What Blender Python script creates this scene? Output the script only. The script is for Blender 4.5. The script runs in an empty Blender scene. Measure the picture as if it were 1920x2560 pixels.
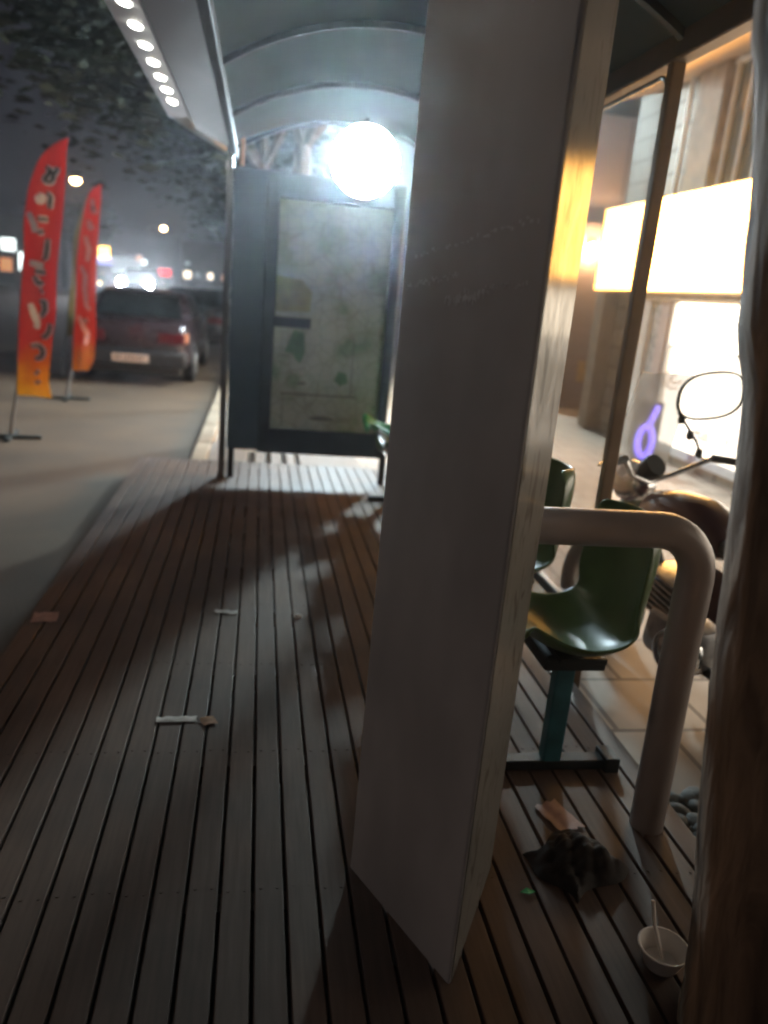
import bpy, bmesh, math, random
from math import sin, cos, pi, radians, sqrt, atan
from mathutils import Vector, Matrix
random.seed(7)
scene = bpy.context.scene
col = scene.collection

# ------------------------------------------------------------------ helpers
class MB:
    """collects geometry, then links it as ONE mesh object"""
    def __init__(self):
        self.v = []; self.f = []
    def add(self, vs, fs):
        n = len(self.v)
        self.v += [tuple(p) for p in vs]
        self.f += [tuple(i + n for i in f) for f in fs]
        return self
    def box(self, c, s, rot=None, bev=0.0):
        hx, hy, hz = s[0]/2, s[1]/2, s[2]/2
        if bev <= 0:
            vs = [Vector((x*hx, y*hy, z*hz)) for x in (-1, 1) for y in (-1, 1) for z in (-1, 1)]
            fs = [(0,1,3,2),(4,6,7,5),(0,4,5,1),(2,3,7,6),(0,2,6,4),(1,5,7,3)]
        else:
            bm = bmesh.new(); bmesh.ops.create_cube(bm, size=1)
            bmesh.ops.scale(bm, vec=s, verts=bm.verts)
            bmesh.ops.bevel(bm, geom=bm.edges[:], offset=min(bev, min(s)*.45), segments=2, affect='EDGES', profile=.5)
            bm.verts.index_update()
            vs = [v.co.copy() for v in bm.verts]; fs = [tuple(v.index for v in f.verts) for f in bm.faces]; bm.free()
        M = rot if rot is not None else Matrix.Identity(3)
        c = Vector(c)
        return self.add([M @ v + c for v in vs], fs)
    def loft(self, rings, closed=True, caps=True):
        n = len(rings[0]); vs = [p for r in rings for p in r]; fs = []
        for i in range(len(rings)-1):
            for j in range(n if closed else n-1):
                a = i*n+j; b = i*n+(j+1) % n
                fs.append((a, b, b+n, a+n))
        if caps and closed:
            fs.append(tuple(range(n))[::-1]); fs.append(tuple((len(rings)-1)*n+k for k in range(n)))
        return self.add(vs, fs)
    def tube(self, pts, r, n=10, caps=True):
        pts = [Vector(p) for p in pts]; rs = r if isinstance(r, (list, tuple)) else [r]*len(pts)
        up = None; rings = []
        for i, p in enumerate(pts):
            t = (pts[min(i+1, len(pts)-1)]-pts[max(i-1, 0)]).normalized()
            if up is None:
                up = Vector((0,0,1)) if abs(t.z) < .9 else Vector((1,0,0))
            a = t.cross(up)
            if a.length < 1e-4: a = t.orthogonal()
            a.normalize(); b = a.cross(t).normalized(); up = b
            rings.append([p + (a*cos(2*pi*k/n)+b*sin(2*pi*k/n))*rs[i] for k in range(n)])
        return self.loft(rings, True, caps)
    def lathe(self, prof, c=(0,0,0), n=24, M=None, closed=False):
        """prof: (radius, height) along local z"""
        M = M if M is not None else Matrix.Identity(3); c = Vector(c)
        rings = [[M @ Vector((r*cos(2*pi*k/n), r*sin(2*pi*k/n), h)) + c for k in range(n)] for r, h in prof]
        if closed: rings.append(rings[0])
        return self.loft(rings, True, not closed)
    def torus(self, R, r, c=(0,0,0), M=None, n=32, m=10, sq=1.0):
        prof = [(R+r*cos(2*pi*k/m), r*sq*sin(2*pi*k/m)) for k in range(m)]
        return self.lathe(prof, c, n, M, True)
    def prism(self, poly, z0, z1):
        n = len(poly)
        return self.loft([[(x, y, z0) for x, y in poly], [(x, y, z1) for x, y in poly]])
    def extrude_x(self, poly_yz, x0, x1):
        return self.loft([[(x0, y, z) for y, z in poly_yz], [(x1, y, z) for y, z in poly_yz]])
    def build(self, name, m, parent=None, smooth=20, recalc=True):
        me = bpy.data.meshes.new(name); me.from_pydata(self.v, [], self.f)
        if recalc:
            bm = bmesh.new(); bm.from_mesh(me); bmesh.ops.recalc_face_normals(bm, faces=bm.faces[:]); bm.to_mesh(me); bm.free()
        o = bpy.data.objects.new(name, me); col.objects.link(o)
        if m is not None: me.materials.append(m)
        if smooth and len(me.polygons):
            me.polygons.foreach_set('use_smooth', [True]*len(me.polygons))
            me.set_sharp_from_angle(angle=radians(smooth))
        if parent is not None: o.parent = parent
        return o

def RX(a): return Matrix.Rotation(a, 3, 'X')
def RY(a): return Matrix.Rotation(a, 3, 'Y')
def RZ(a): return Matrix.Rotation(a, 3, 'Z')
def tag(o, label=None, cat=None, group=None, kind=None):
    if label: o['label'] = label
    if cat: o['category'] = cat
    if group: o['group'] = group
    if kind: o['kind'] = kind
    return o
def thing(name, label, cat, loc=(0,0,0), rz=0, group=None):
    o = bpy.data.objects.new(name, None); col.objects.link(o)
    o.empty_display_size = .1; o.location = loc; o.rotation_euler = (0, 0, rz)
    return tag(o, label, cat, group)
def structure(o): o['kind'] = 'structure'; return o
def copy_tree(o, parent=None):
    kids = list(o.children)
    c = o.copy(); col.objects.link(c); c.parent = parent
    for ch in kids: copy_tree(ch, c)
    return c

# ------------------------------------------------------------------ materials
def base(name):
    m = bpy.data.materials.new(name); m.use_nodes = True
    nt = m.node_tree; b = nt.nodes['Principled BSDF']
    return m, nt, b
def setp(b, **k):
    for n, v in k.items():
        b.inputs[n.replace('_', ' ')].default_value = v
def c4(c, k=1): return (min(c[0]*k, 1), min(c[1]*k, 1), min(c[2]*k, 1), 1)
def mat(name, c, rough=.6, metal=0, var=.25, scale=6, stretch=(1,1,1), bump=0, bscale=40, detail=4, spec=.5, coat=0, c2=None):
    m, nt, b = base(name); N = nt.nodes; L = nt.links
    tc = N.new('ShaderNodeTexCoord'); mp = N.new('ShaderNodeMapping'); mp.inputs['Scale'].default_value = stretch
    L.new(tc.outputs['Object'], mp.inputs['Vector'])
    no = N.new('ShaderNodeTexNoise'); no.inputs['Scale'].default_value = scale; no.inputs['Detail'].default_value = detail
    L.new(mp.outputs['Vector'], no.inputs['Vector'])
    cr = N.new('ShaderNodeValToRGB'); e = cr.color_ramp.elements
    e[0].position = .3; e[1].position = .7
    e[0].color = c4(c, 1-var); e[1].color = c4(c2, 1) if c2 else c4(c, 1+var)
    L.new(no.outputs['Fac'], cr.inputs['Fac']); L.new(cr.outputs['Color'], b.inputs['Base Color'])
    mr = N.new('ShaderNodeMapRange'); mr.inputs['To Min'].default_value = max(rough-.1, .03); mr.inputs['To Max'].default_value = min(rough+.1, 1)
    L.new(no.outputs['Fac'], mr.inputs['Value']); L.new(mr.outputs['Result'], b.inputs['Roughness'])
    setp(b, Metallic=metal); b.inputs['Specular IOR Level'].default_value = spec
    if coat: b.inputs['Coat Weight'].default_value = coat; b.inputs['Coat Roughness'].default_value = .08
    if bump:
        n2 = N.new('ShaderNodeTexNoise'); n2.inputs['Scale'].default_value = bscale; n2.inputs['Detail'].default_value = 5
        L.new(mp.outputs['Vector'], n2.inputs['Vector'])
        bp = N.new('ShaderNodeBump'); bp.inputs['Strength'].default_value = bump; bp.inputs['Distance'].default_value = .01
        L.new(n2.outputs['Fac'], bp.inputs['Height']); L.new(bp.outputs['Normal'], b.inputs['Normal'])
    return m
def lamp(name, c, s):
    m, nt, b = base(name)
    setp(b, Base_Color=(.8,.8,.8,1)); b.inputs['Emission Color'].default_value = (*c, 1); b.inputs['Emission Strength'].default_value = s
    return m

M = {}
M['column'] = mat('galvanised_sheet', (.56,.53,.515), .45, .08, .28, 1.8, (1.4,1.4,.8), .04, 160)
M['steel'] = mat('brushed_steel', (.33,.325,.32), .2, .85, .15, 8, (1,1,.1), .03, 90)
M['rail'] = mat('painted_tube', (.25,.215,.205), .42, .15, .15, 5, bump=.03)
M['darkframe'] = mat('dark_frame', (.022,.025,.030), .45, .0, .3, 4, bump=.02)
M['darkpanel'] = mat('dark_side_panel', (.030,.038,.050), .4, 0, .25, 2)
M['eave'] = mat('eave_grey', (.035,.04,.043), .7, 0, .2, 3)
M['fascia'] = mat('fascia_white', (.42,.43,.45), .5, .05, .15, 3)
M['slope'] = mat('sloping_liner', (.07,.08,.085), .5, 0, .2, 3)
M['striporange'] = mat('strip_orange', (.75,.32,.17), .4, 0, .1, 20)
M['postbrown'] = mat('glare_brown_post', (.27,.18,.115), .45, .1, .2, 6)  # veiling glare over a dark post, put into its colour
M['eavebrown'] = mat('brown_eave', (.15,.115,.09), .5, .1, .2, 4)
def steel_face():
    m, nt, b = base('stained_steel_face'); N = nt.nodes; L = nt.links; nt.nodes.remove(b)
    tc = N.new('ShaderNodeTexCoord'); mp = N.new('ShaderNodeMapping'); mp.inputs['Scale'].default_value = (9,9,4); L.new(tc.outputs['Object'], mp.inputs['Vector'])
    no = N.new('ShaderNodeTexNoise'); no.inputs['Scale'].default_value = 2.2; no.inputs['Detail'].default_value = 7; no.inputs['Distortion'].default_value = 1.2; L.new(mp.outputs['Vector'], no.inputs['Vector'])
    cr = N.new('ShaderNodeValToRGB'); e = cr.color_ramp.elements; e[0].position = .30; e[0].color = (.09,.08,.07,1); e[1].position = .46; e[1].color = (.165,.155,.145,1); L.new(no.outputs['Fac'], cr.inputs['Fac'])
    mr = N.new('ShaderNodeMapRange'); mr.inputs['From Min'].default_value = .35; mr.inputs['From Max'].default_value = .65; mr.inputs['To Min'].default_value = .08; mr.inputs['To Max'].default_value = .16; L.new(no.outputs['Fac'], mr.inputs['Value'])
    d = N.new('ShaderNodeBsdfDiffuse'); g = N.new('ShaderNodeBsdfGlossy'); g.inputs['Roughness'].default_value = .20; g.inputs['Color'].default_value = (.95,.92,.88,1); L.new(cr.outputs['Color'], d.inputs['Color'])
    mx = N.new('ShaderNodeMixShader'); L.new(mr.outputs['Result'], mx.inputs[0]); L.new(d.outputs[0], mx.inputs[1]); L.new(g.outputs[0], mx.inputs[2]); L.new(mx.outputs[0], N['Material Output'].inputs['Surface'])
    return m
M['steelface'] = steel_face()
M['green'] = mat('green_plastic', (.070,.118,.042), .33, 0, .18, 9, bump=.02, bscale=60)
M['brightgreen'] = mat('lightened_green', (.05,.42,.15), .35, 0, .15, 9)
M['teal'] = mat('teal_paint', (.035,.13,.15), .45, .1, .3, 12, bump=.04)
M['black_metal'] = mat('black_metal', (.013,.017,.018), .6, .0, .3, 10)
M['chrome'] = mat('worn_chrome', (.62,.63,.64), .2, 1, .12, 20)
M['castal'] = mat('cast_aluminium', (.34,.34,.35), .38, .85, .25, 30, bump=.08, bscale=80)
M['rubber'] = mat('rubber', (.018,.018,.018), .75, 0, .25, 20, bump=.1)
M['maroon'] = mat('maroon_paint', (.055,.016,.017), .45, 0, .2, 6, coat=.5)
M['seatvinyl'] = mat('black_vinyl', (.03,.026,.025), .5, 0, .3, 30, bump=.08)
M['plum'] = mat('plum_car_paint', (.045,.030,.037), .28, .3, .12, 3, coat=.7)
M['darkcar'] = mat('dark_car_paint', (.07,.072,.09), .2, .4, .12, 3, coat=1)
M['whitecar'] = mat('white_car_paint', (.55,.55,.55), .3, 0, .08, 3, coat=.8)
M['trimblack'] = mat('black_trim', (.02,.02,.024), .5, 0, .2, 12)
M['carglass'] = mat('car_glass', (.015,.018,.022), .08, 0, .1, 3, spec=.8, coat=1)
M['taillight'] = mat('red_lens', (.085,.006,.012), .2, 0, .2, 30, coat=1)
M['amber'] = mat('amber_lens', (.55,.22,.12), .25, 0, .2, 30, coat=1)
M['plate'] = mat('plate_white', (.62,.50,.45), .4, 0, .06, 20)
M['ink'] = mat('black_print', (.015,.013,.016), .6, 0, .2, 30)
M['pale'] = mat('white_print', (.72,.66,.68), .6, 0, .12, 20)
M['pinkprint'] = mat('pale_pink_print', (.78,.36,.33), .6, 0, .15, 20)
M['pole'] = mat('flag_pole_grey', (.26,.26,.27), .4, .5, .1, 10)
M['asphalt'] = mat('asphalt', (.088,.055,.033), .85, 0, .28, 1.2, bump=.5, bscale=90, detail=8)
M['kerb'] = mat('kerb_concrete', (.27,.21,.15), .8, 0, .3, 5, bump=.25, bscale=50)
M['soil'] = mat('dark_soil', (.045,.034,.027), .95, 0, .4, 12, bump=.6, bscale=40)
M['stone'] = mat('grey_stone', (.14,.145,.135), .7, 0, .4, 7, bump=.2)
M['cup'] = mat('paper_cup_white', (.72,.68,.64), .5, 0, .06, 20)
M['paper'] = mat('scrap_paper', (.5,.47,.45), .7, 0, .2, 30)
M['pinkpaper'] = mat('pink_wrapper', (.30,.17,.145), .6, 0, .25, 30)
M['leafdry'] = mat('dry_leaf', (.22,.11,.05), .7, 0, .3, 60)
M['bag'] = mat('dark_bag', (.012,.007,.006), .85, 0, .4, 14, bump=.4, bscale=25)
M['plaster'] = mat('pink_plaster', (.60,.42,.31), .85, 0, .12, 1.5, bump=.1)
M['shutter'] = mat('brown_shutter', (.30,.215,.17), .55, .2, .2, 4, (1,1,8))
M['soffit'] = mat('soffit_board', (.50,.40,.30), .7, 0, .08, 2)
M['pillar'] = mat('tan_stone_pillar', (.36,.28,.20), .8, 0, .2, 6, bump=.2)
M['whiteframe'] = mat('white_window_frame', (.78,.76,.72), .45, 0, .06, 8)
M['greyglass'] = mat('dim_window_glass', (.10,.11,.10), .12, 0, .3, 2, coat=1)
M['speckle'] = mat('speckled_poster', (.42,.40,.38), .7, 0, .6, 14, detail=8)
M['farwall'] = mat('distant_wall', (.10,.09,.09), .85, 0, .3, 1)
M['farglass'] = mat('distant_glass', (.05,.05,.06), .2, 0, .3, 1)
M['yellowposter'] = mat('yellow_poster', (.55,.33,.06), .6, 0, .3, 12)
M['purplelight'] = lamp('blue_violet_neon', (.10,.05,1.0), 3)
M['signdark'] = mat('charcoal_board', (.11,.105,.12), .5, 0, .15, 10)
M['greencloth'] = mat('grey_green_cloth', (.11,.125,.09), .9, 0, .35, 40, bump=.3)
M['woodtip'] = mat('pale_wood', (.50,.33,.19), .6, 0, .2, 20, (8,8,1))

def deck_material():
    m, nt, b = base('decking'); N = nt.nodes; L = nt.links
    tc = N.new('ShaderNodeTexCoord'); sx = N.new('ShaderNodeSeparateXYZ'); L.new(tc.outputs['Object'], sx.inputs['Vector'])
    mm = N.new('ShaderNodeMath'); mm.operation = 'DIVIDE'; mm.inputs[1].default_value = .0805; L.new(sx.outputs['X'], mm.inputs[0])
    fl = N.new('ShaderNodeMath'); fl.operation = 'ROUND'; L.new(mm.outputs[0], fl.inputs[0])
    wn = N.new('ShaderNodeTexWhiteNoise'); wn.noise_dimensions = '1D'; L.new(fl.outputs[0], wn.inputs['W'])
    mp = N.new('ShaderNodeMapping'); mp.inputs['Scale'].default_value = (26, 1.6, 6); L.new(tc.outputs['Object'], mp.inputs['Vector'])
    g = N.new('ShaderNodeTexNoise'); g.inputs['Scale'].default_value = 3; g.inputs['Detail'].default_value = 7; L.new(mp.outputs['Vector'], g.inputs['Vector'])
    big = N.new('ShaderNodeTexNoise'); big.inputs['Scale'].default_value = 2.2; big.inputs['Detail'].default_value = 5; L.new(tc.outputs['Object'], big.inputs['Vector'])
    r1 = N.new('ShaderNodeValToRGB'); e = r1.color_ramp.elements; e[0].color = (.088,.053,.038,1); e[1].color = (.145,.094,.070,1); e[0].position = .25; e[1].position = .75
    L.new(g.outputs['Fac'], r1.inputs['Fac'])
    mx = N.new('ShaderNodeMix'); mx.data_type = 'RGBA'; mx.blend_type = 'MULTIPLY'; mx.inputs['Factor'].default_value = 1
    r2 = N.new('ShaderNodeValToRGB'); e = r2.color_ramp.elements; e[0].color = (.72,.68,.66,1); e[1].color = (1.0,.98,.95,1)
    L.new(wn.outputs['Value'], r2.inputs['Fac']); L.new(r1.outputs['Color'], mx.inputs[6]); L.new(r2.outputs['Color'], mx.inputs[7])
    mx2 = N.new('ShaderNodeMix'); mx2.data_type = 'RGBA'; mx2.blend_type = 'MULTIPLY'; mx2.inputs['Factor'].default_value = 1
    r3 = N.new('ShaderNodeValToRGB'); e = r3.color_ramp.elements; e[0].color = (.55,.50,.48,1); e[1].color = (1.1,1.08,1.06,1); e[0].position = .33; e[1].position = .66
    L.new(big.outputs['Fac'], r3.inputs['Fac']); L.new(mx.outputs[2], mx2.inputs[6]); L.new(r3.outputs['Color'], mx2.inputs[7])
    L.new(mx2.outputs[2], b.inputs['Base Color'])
    bp = N.new('ShaderNodeBump'); bp.inputs['Strength'].default_value = .12; bp.inputs['Distance'].default_value = .003
    L.new(g.outputs['Fac'], bp.inputs['Height']); L.new(bp.outputs['Normal'], b.inputs['Normal'])
    mr = N.new('ShaderNodeMapRange'); mr.inputs['To Min'].default_value = .5; mr.inputs['To Max'].default_value = .8
    L.new(big.outputs['Fac'], mr.inputs['Value']); L.new(mr.outputs['Result'], b.inputs['Roughness'])
    return m
M['deck'] = deck_material()

def paver_material(name, c1, c2, mort, sx, sy, msize=.012):
    m, nt, b = base(name); N = nt.nodes; L = nt.links
    tc = N.new('ShaderNodeTexCoord'); br = N.new('ShaderNodeTexBrick')
    br.inputs['Scale'].default_value = 1; br.inputs['Brick Width'].default_value = sx; br.inputs['Row Height'].default_value = sy
    br.inputs['Mortar Size'].default_value = msize; br.inputs['Color1'].default_value = (*c1,1); br.inputs['Color2'].default_value = (*c2,1); br.inputs['Mortar'].default_value = (*mort,1)
    L.new(tc.outputs['Object'], br.inputs['Vector'])
    no = N.new('ShaderNodeTexNoise'); no.inputs['Scale'].default_value = 4; no.inputs['Detail'].default_value = 7; L.new(tc.outputs['Object'], no.inputs['Vector'])
    rr = N.new('ShaderNodeValToRGB'); e = rr.color_ramp.elements; e[0].color = (.6,.6,.6,1); e[1].color = (1.15,1.15,1.15,1)
    L.new(no.outputs['Fac'], rr.inputs['Fac'])
    mx = N.new('ShaderNodeMix'); mx.data_type = 'RGBA'; mx.blend_type = 'MULTIPLY'; mx.inputs['Factor'].default_value = 1
    L.new(br.outputs['Color'], mx.inputs[6]); L.new(rr.outputs['Color'], mx.inputs[7]); L.new(mx.outputs[2], b.inputs['Base Color'])
    bp = N.new('ShaderNodeBump'); bp.inputs['Strength'].default_value = .4; bp.inputs['Distance'].default_value = .01; bp.invert = True
    L.new(br.outputs['Fac'], bp.inputs['Height']); L.new(bp.outputs['Normal'], b.inputs['Normal']); setp(b, Roughness=.75)
    return m, tc, br
M['pavers'] = paver_material('tan_pavers', (.38,.31,.25), (.32,.26,.21), (.13,.10,.08), .42, .42)[0]

def facade_material():
    m, tc, br = paver_material('stone_courses', (.40,.32,.24), (.35,.28,.20), (.17,.13,.10), .9, .26, .02)
    nt = m.node_tree; mp = nt.nodes.new('ShaderNodeMapping'); mp.inputs['Rotation'].default_value = (0, 0, 0)
    sp = nt.nodes.new('ShaderNodeSeparateXYZ'); cb = nt.nodes.new('ShaderNodeCombineXYZ')
    nt.links.new(tc.outputs['Object'], sp.inputs[0]); nt.links.new(sp.outputs['Y'], cb.inputs['X']); nt.links.new(sp.outputs['Z'], cb.inputs['Y'])
    nt.links.new(cb.outputs[0], br.inputs['Vector'])
    return m
M['facade'] = facade_material()

def mesh_panel_material():
    """perforated sheet: round holes on a fine grid in painted steel"""
    m, nt, b = base('perforated_sheet'); N = nt.nodes; L = nt.links
    setp(b, Base_Color=(.38,.28,.21,1), Roughness=.5, Metallic=.2)
    tc = N.new('ShaderNodeTexCoord'); sp = N.new('ShaderNodeSeparateXYZ'); L.new(tc.outputs['Object'], sp.inputs[0])
    acc = []
    for ax, off in (('Y', 0.), ('Z', 0.)):
        mu = N.new('ShaderNodeMath'); mu.operation = 'MULTIPLY'; mu.inputs[1].default_value = 2*pi/.011; L.new(sp.outputs[ax], mu.inputs[0])
        s = N.new('ShaderNodeMath'); s.operation = 'SINE'; L.new(mu.outputs[0], s.inputs[0]); acc.append(s)
    ad = N.new('ShaderNodeMath'); ad.operation = 'ADD'; L.new(acc[0].outputs[0], ad.inputs[0]); L.new(acc[1].outputs[0], ad.inputs[1])
    ab = N.new('ShaderNodeMath'); ab.operation = 'ABSOLUTE'; L.new(ad.outputs[0], ab.inputs[0])
    gt = N.new('ShaderNodeMath'); gt.operation = 'GREATER_THAN'; gt.inputs[1].default_value = .85; L.new(ab.outputs[0], gt.inputs[0])
    tr = N.new('ShaderNodeBsdfTransparent'); mx = N.new('ShaderNodeMixShader')
    L.new(gt.outputs[0], mx.inputs[0]); L.new(b.outputs[0], mx.inputs[1]); L.new(tr.outputs[0], mx.inputs[2])
    L.new(mx.outputs[0], N['Material Output'].inputs['Surface'])
    return m
M['mesh'] = mesh_panel_material()

def roof_material():
    m, nt, b = base('polycarbonate'); N = nt.nodes; L = nt.links
    no = N.new('ShaderNodeTexNoise'); no.inputs['Scale'].default_value = 3; no.inputs['Detail'].default_value = 6
    tc = N.new('ShaderNodeTexCoord'); L.new(tc.outputs['Object'], no.inputs['Vector'])
    cr = N.new('ShaderNodeValToRGB'); e = cr.color_ramp.elements; e[0].color = (.065,.105,.112,1); e[1].color = (.105,.15,.157,1); L.new(no.outputs['Fac'], cr.inputs['Fac'])
    L.new(cr.outputs['Color'], b.inputs['Base Color']); setp(b, Roughness=.65)
    t = N.new('ShaderNodeBsdfTranslucent'); L.new(cr.outputs['Color'], t.inputs['Color'])
    mx = N.new('ShaderNodeMixShader'); mx.inputs[0].default_value = .35
    L.new(b.outputs[0], mx.inputs[1]); L.new(t.outputs[0], mx.inputs[2]); L.new(mx.outputs[0], N['Material Output'].inputs['Surface'])
    return m
M['roof'] = roof_material()

def map_material():
    m, nt, b = base('glare_pale_map'); N = nt.nodes; L = nt.links  # pale tones carry the lamp's glare over the sheet
    tc = N.new('ShaderNodeTexCoord')
    n1 = N.new('ShaderNodeTexNoise'); n1.inputs['Scale'].default_value = 4.5; n1.inputs['Detail'].default_value = 6; L.new(tc.outputs['Object'], n1.inputs['Vector'])
    c1 = N.new('ShaderNodeValToRGB'); e = c1.color_ramp.elements
    e[0].position = .32; e[0].color = (.20,.27,.15,1); e[1].position = .48; e[1].color = (.38,.38,.26,1)
    x = c1.color_ramp.elements.new(.62); x.color = (.42,.43,.31,1); x = c1.color_ramp.elements.new(.75); x.color = (.32,.37,.28,1)
    L.new(n1.outputs['Fac'], c1.inputs['Fac'])
    vo = N.new('ShaderNodeTexVoronoi'); vo.feature = 'DISTANCE_TO_EDGE'; vo.inputs['Scale'].default_value = 11; L.new(tc.outputs['Object'], vo.inputs['Vector'])
    c2 = N.new('ShaderNodeValToRGB'); e = c2.color_ramp.elements; e[0].position = .0; e[0].color = (.62,.62,.60,1); e[1].position = .06; e[1].color = (1,1,1,1)
    L.new(vo.outputs['Distance'], c2.inputs['Fac'])
    mx = N.new('ShaderNodeMix'); mx.data_type = 'RGBA'; mx.blend_type = 'MULTIPLY'; mx.inputs['Factor'].default_value = .8
    L.new(c1.outputs['Color'], mx.inputs[6]); L.new(c2.outputs['Color'], mx.inputs[7]); L.new(mx.outputs[2], b.inputs['Base Color'])
    setp(b, Roughness=.55); b.inputs['Coat Weight'].default_value = .6; b.inputs['Coat Roughness'].default_value = .12
    return m
M['map'] = map_material()

def flag_material(name, zlo, zhi, red, low):
    """red banner print that turns to orange and yellow flames near its foot"""
    m, nt, b = base(name); N = nt.nodes; L = nt.links
    tc = N.new('ShaderNodeTexCoord'); sp = N.new('ShaderNodeSeparateXYZ'); L.new(tc.outputs['Object'], sp.inputs[0])
    no = N.new('ShaderNodeTexNoise'); no.inputs['Scale'].default_value = 5; no.inputs['Detail'].default_value = 4; L.new(tc.outputs['Object'], no.inputs['Vector'])
    ma = N.new('ShaderNodeMath'); ma.operation = 'MULTIPLY_ADD'; ma.inputs[1].default_value = .5; ma.inputs[2].default_value = -.25; L.new(no.outputs['Fac'], ma.inputs[0])
    ad = N.new('ShaderNodeMath'); ad.operation = 'ADD'; L.new(sp.outputs['Z'], ad.inputs[0]); L.new(ma.outputs[0], ad.inputs[1])
    mr = N.new('ShaderNodeMapRange'); mr.inputs['From Min'].default_value = zlo; mr.inputs['From Max'].default_value = zhi; L.new(ad.outputs[0], mr.inputs['Value'])
    cr = N.new('ShaderNodeValToRGB'); e = cr.color_ramp.elements
    e[0].position = 0; e[0].color = (*low, 1); e[1].position = 1; e[1].color = (*red, 1)
    x = cr.color_ramp.elements.new(.55); x.color = (.70,.24,.03,1)
    L.new(mr.outputs['Result'], cr.inputs['Fac'])
    t = N.new('ShaderNodeBsdfTranslucent'); mx = N.new('ShaderNodeMixShader'); mx.inputs[0].default_value = .45
    L.new(cr.outputs['Color'], b.inputs['Base Color']); L.new(cr.outputs['Color'], t.inputs['Color']); setp(b, Roughness=.7)
    L.new(b.outputs[0], mx.inputs[1]); L.new(t.outputs[0], mx.inputs[2]); L.new(mx.outputs[0], N['Material Output'].inputs['Surface'])
    return m

def bark_material(name, c, k=1.):
    m, nt, b = base(name); N = nt.nodes; L = nt.links
    tc = N.new('ShaderNodeTexCoord'); mp = N.new('ShaderNodeMapping'); mp.inputs['Scale'].default_value = (18*k,18*k,3.2*k); L.new(tc.outputs['Object'], mp.inputs['Vector'])
    n1 = N.new('ShaderNodeTexNoise'); n1.inputs['Scale'].default_value = 1; n1.inputs['Detail'].default_value = 8; n1.inputs['Distortion'].default_value = .6; L.new(mp.outputs['Vector'], n1.inputs['Vector'])
    n2 = N.new('ShaderNodeTexNoise'); n2.inputs['Scale'].default_value = 4; n2.inputs['Detail'].default_value = 5; L.new(tc.outputs['Object'], n2.inputs['Vector'])
    cr = N.new('ShaderNodeValToRGB'); e = cr.color_ramp.elements; e[0].position = .32; e[0].color = c4(c, .35); e[1].position = .68; e[1].color = c4(c, 1.35)
    L.new(n1.outputs['Fac'], cr.inputs['Fac'])
    mx = N.new('ShaderNodeMix'); mx.data_type = 'RGBA'; mx.blend_type = 'MULTIPLY'; mx.inputs['Factor'].default_value = .7
    c2 = N.new('ShaderNodeValToRGB'); c2.color_ramp.elements[0].color = (.5,.5,.5,1); c2.color_ramp.elements[1].color = (1.1,1.05,1,1); L.new(n2.outputs['Fac'], c2.inputs['Fac'])
    L.new(cr.outputs['Color'], mx.inputs[6]); L.new(c2.outputs['Color'], mx.inputs[7]); L.new(mx.outputs[2], b.inputs['Base Color'])
    bp = N.new('ShaderNodeBump'); bp.inputs['Strength'].default_value = 1; bp.inputs['Distance'].default_value = .022
    L.new(n1.outputs['Fac'], bp.inputs['Height']); L.new(bp.outputs['Normal'], b.inputs['Normal']); setp(b, Roughness=.85)
    return m
M['bark'] = bark_material('bark', (.34,.22,.145))
M['barkfar'] = bark_material('street_tree_bark', (.10,.08,.06))
def leaf_material(name, c):
    m, nt, b = base(name); N = nt.nodes; L = nt.links
    g = N.new('ShaderNodeNewGeometry'); cr = N.new('ShaderNodeValToRGB'); e = cr.color_ramp.elements
    e[0].color = c4(c, .6); e[1].color = c4(c, 1.5); L.new(g.outputs['Random Per Island'], cr.inputs['Fac'])
    L.new(cr.outputs['Color'], b.inputs['Base Color']); setp(b, Roughness=.85); b.inputs['Specular IOR Level'].default_value = .08
    t = N.new('ShaderNodeBsdfTranslucent'); L.new(cr.outputs['Color'], t.inputs['Color']); mx = N.new('ShaderNodeMixShader'); mx.inputs[0].default_value = .18
    L.new(b.outputs[0], mx.inputs[1]); L.new(t.outputs[0], mx.inputs[2]); L.new(mx.outputs[0], N['Material Output'].inputs['Surface'])
    return m
M['leaf'] = leaf_material('street_tree_leaves', (.010,.014,.007))
M['leafdim'] = leaf_material('dim_tree_leaves', (.017,.018,.011))

# light sources
M['led'] = lamp('led_disc', (1.0,.97,.86), 36)
M['flood'] = lamp('floodlight_face', (.70,.90,1.0), 310)
M['glarelamp'] = lamp('glare_lamp_face', (.70,.90,1.0), 7)
def narrow_beam(m, wide, peak, inner, outer):
    nt = m.node_tree; N = nt.nodes; L = nt.links; b = N['Principled BSDF']
    g = N.new('ShaderNodeNewGeometry'); d = N.new('ShaderNodeVectorMath'); d.operation = 'DOT_PRODUCT'
    L.new(g.outputs['True Normal'], d.inputs[0]); L.new(g.outputs['Incoming'], d.inputs[1])
    mr = N.new('ShaderNodeMapRange'); mr.interpolation_type = 'SMOOTHSTEP'
    mr.inputs['From Min'].default_value = cos(radians(outer)); mr.inputs['From Max'].default_value = cos(radians(inner)); mr.inputs['To Min'].default_value = wide; mr.inputs['To Max'].default_value = peak
    L.new(d.outputs['Value'], mr.inputs['Value']); L.new(mr.outputs['Result'], b.inputs['Emission Strength'])
narrow_beam(M['glarelamp'], 4, 1150, 4, 13)  # tight beam towards the viewer, so the air around it glows like glare
M['flood2'] = lamp('shop_floodlight_face', (.80,.98,1.0), 1500)
M['sign'] = lamp('sign_face', (1.0,.47,.085), 30)
M['shopglow'] = lamp('lit_shop_glass', (1.0,.86,.66), 7.0)
M['shopglow_low'] = lamp('lit_shop_glass_low', (1.0,.87,.70), 2.2)
M['rearfill'] = lamp('rear_fill_lamp', (1.0,.84,.68), 60)  # for the added unseen lamp behind the viewer
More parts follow.
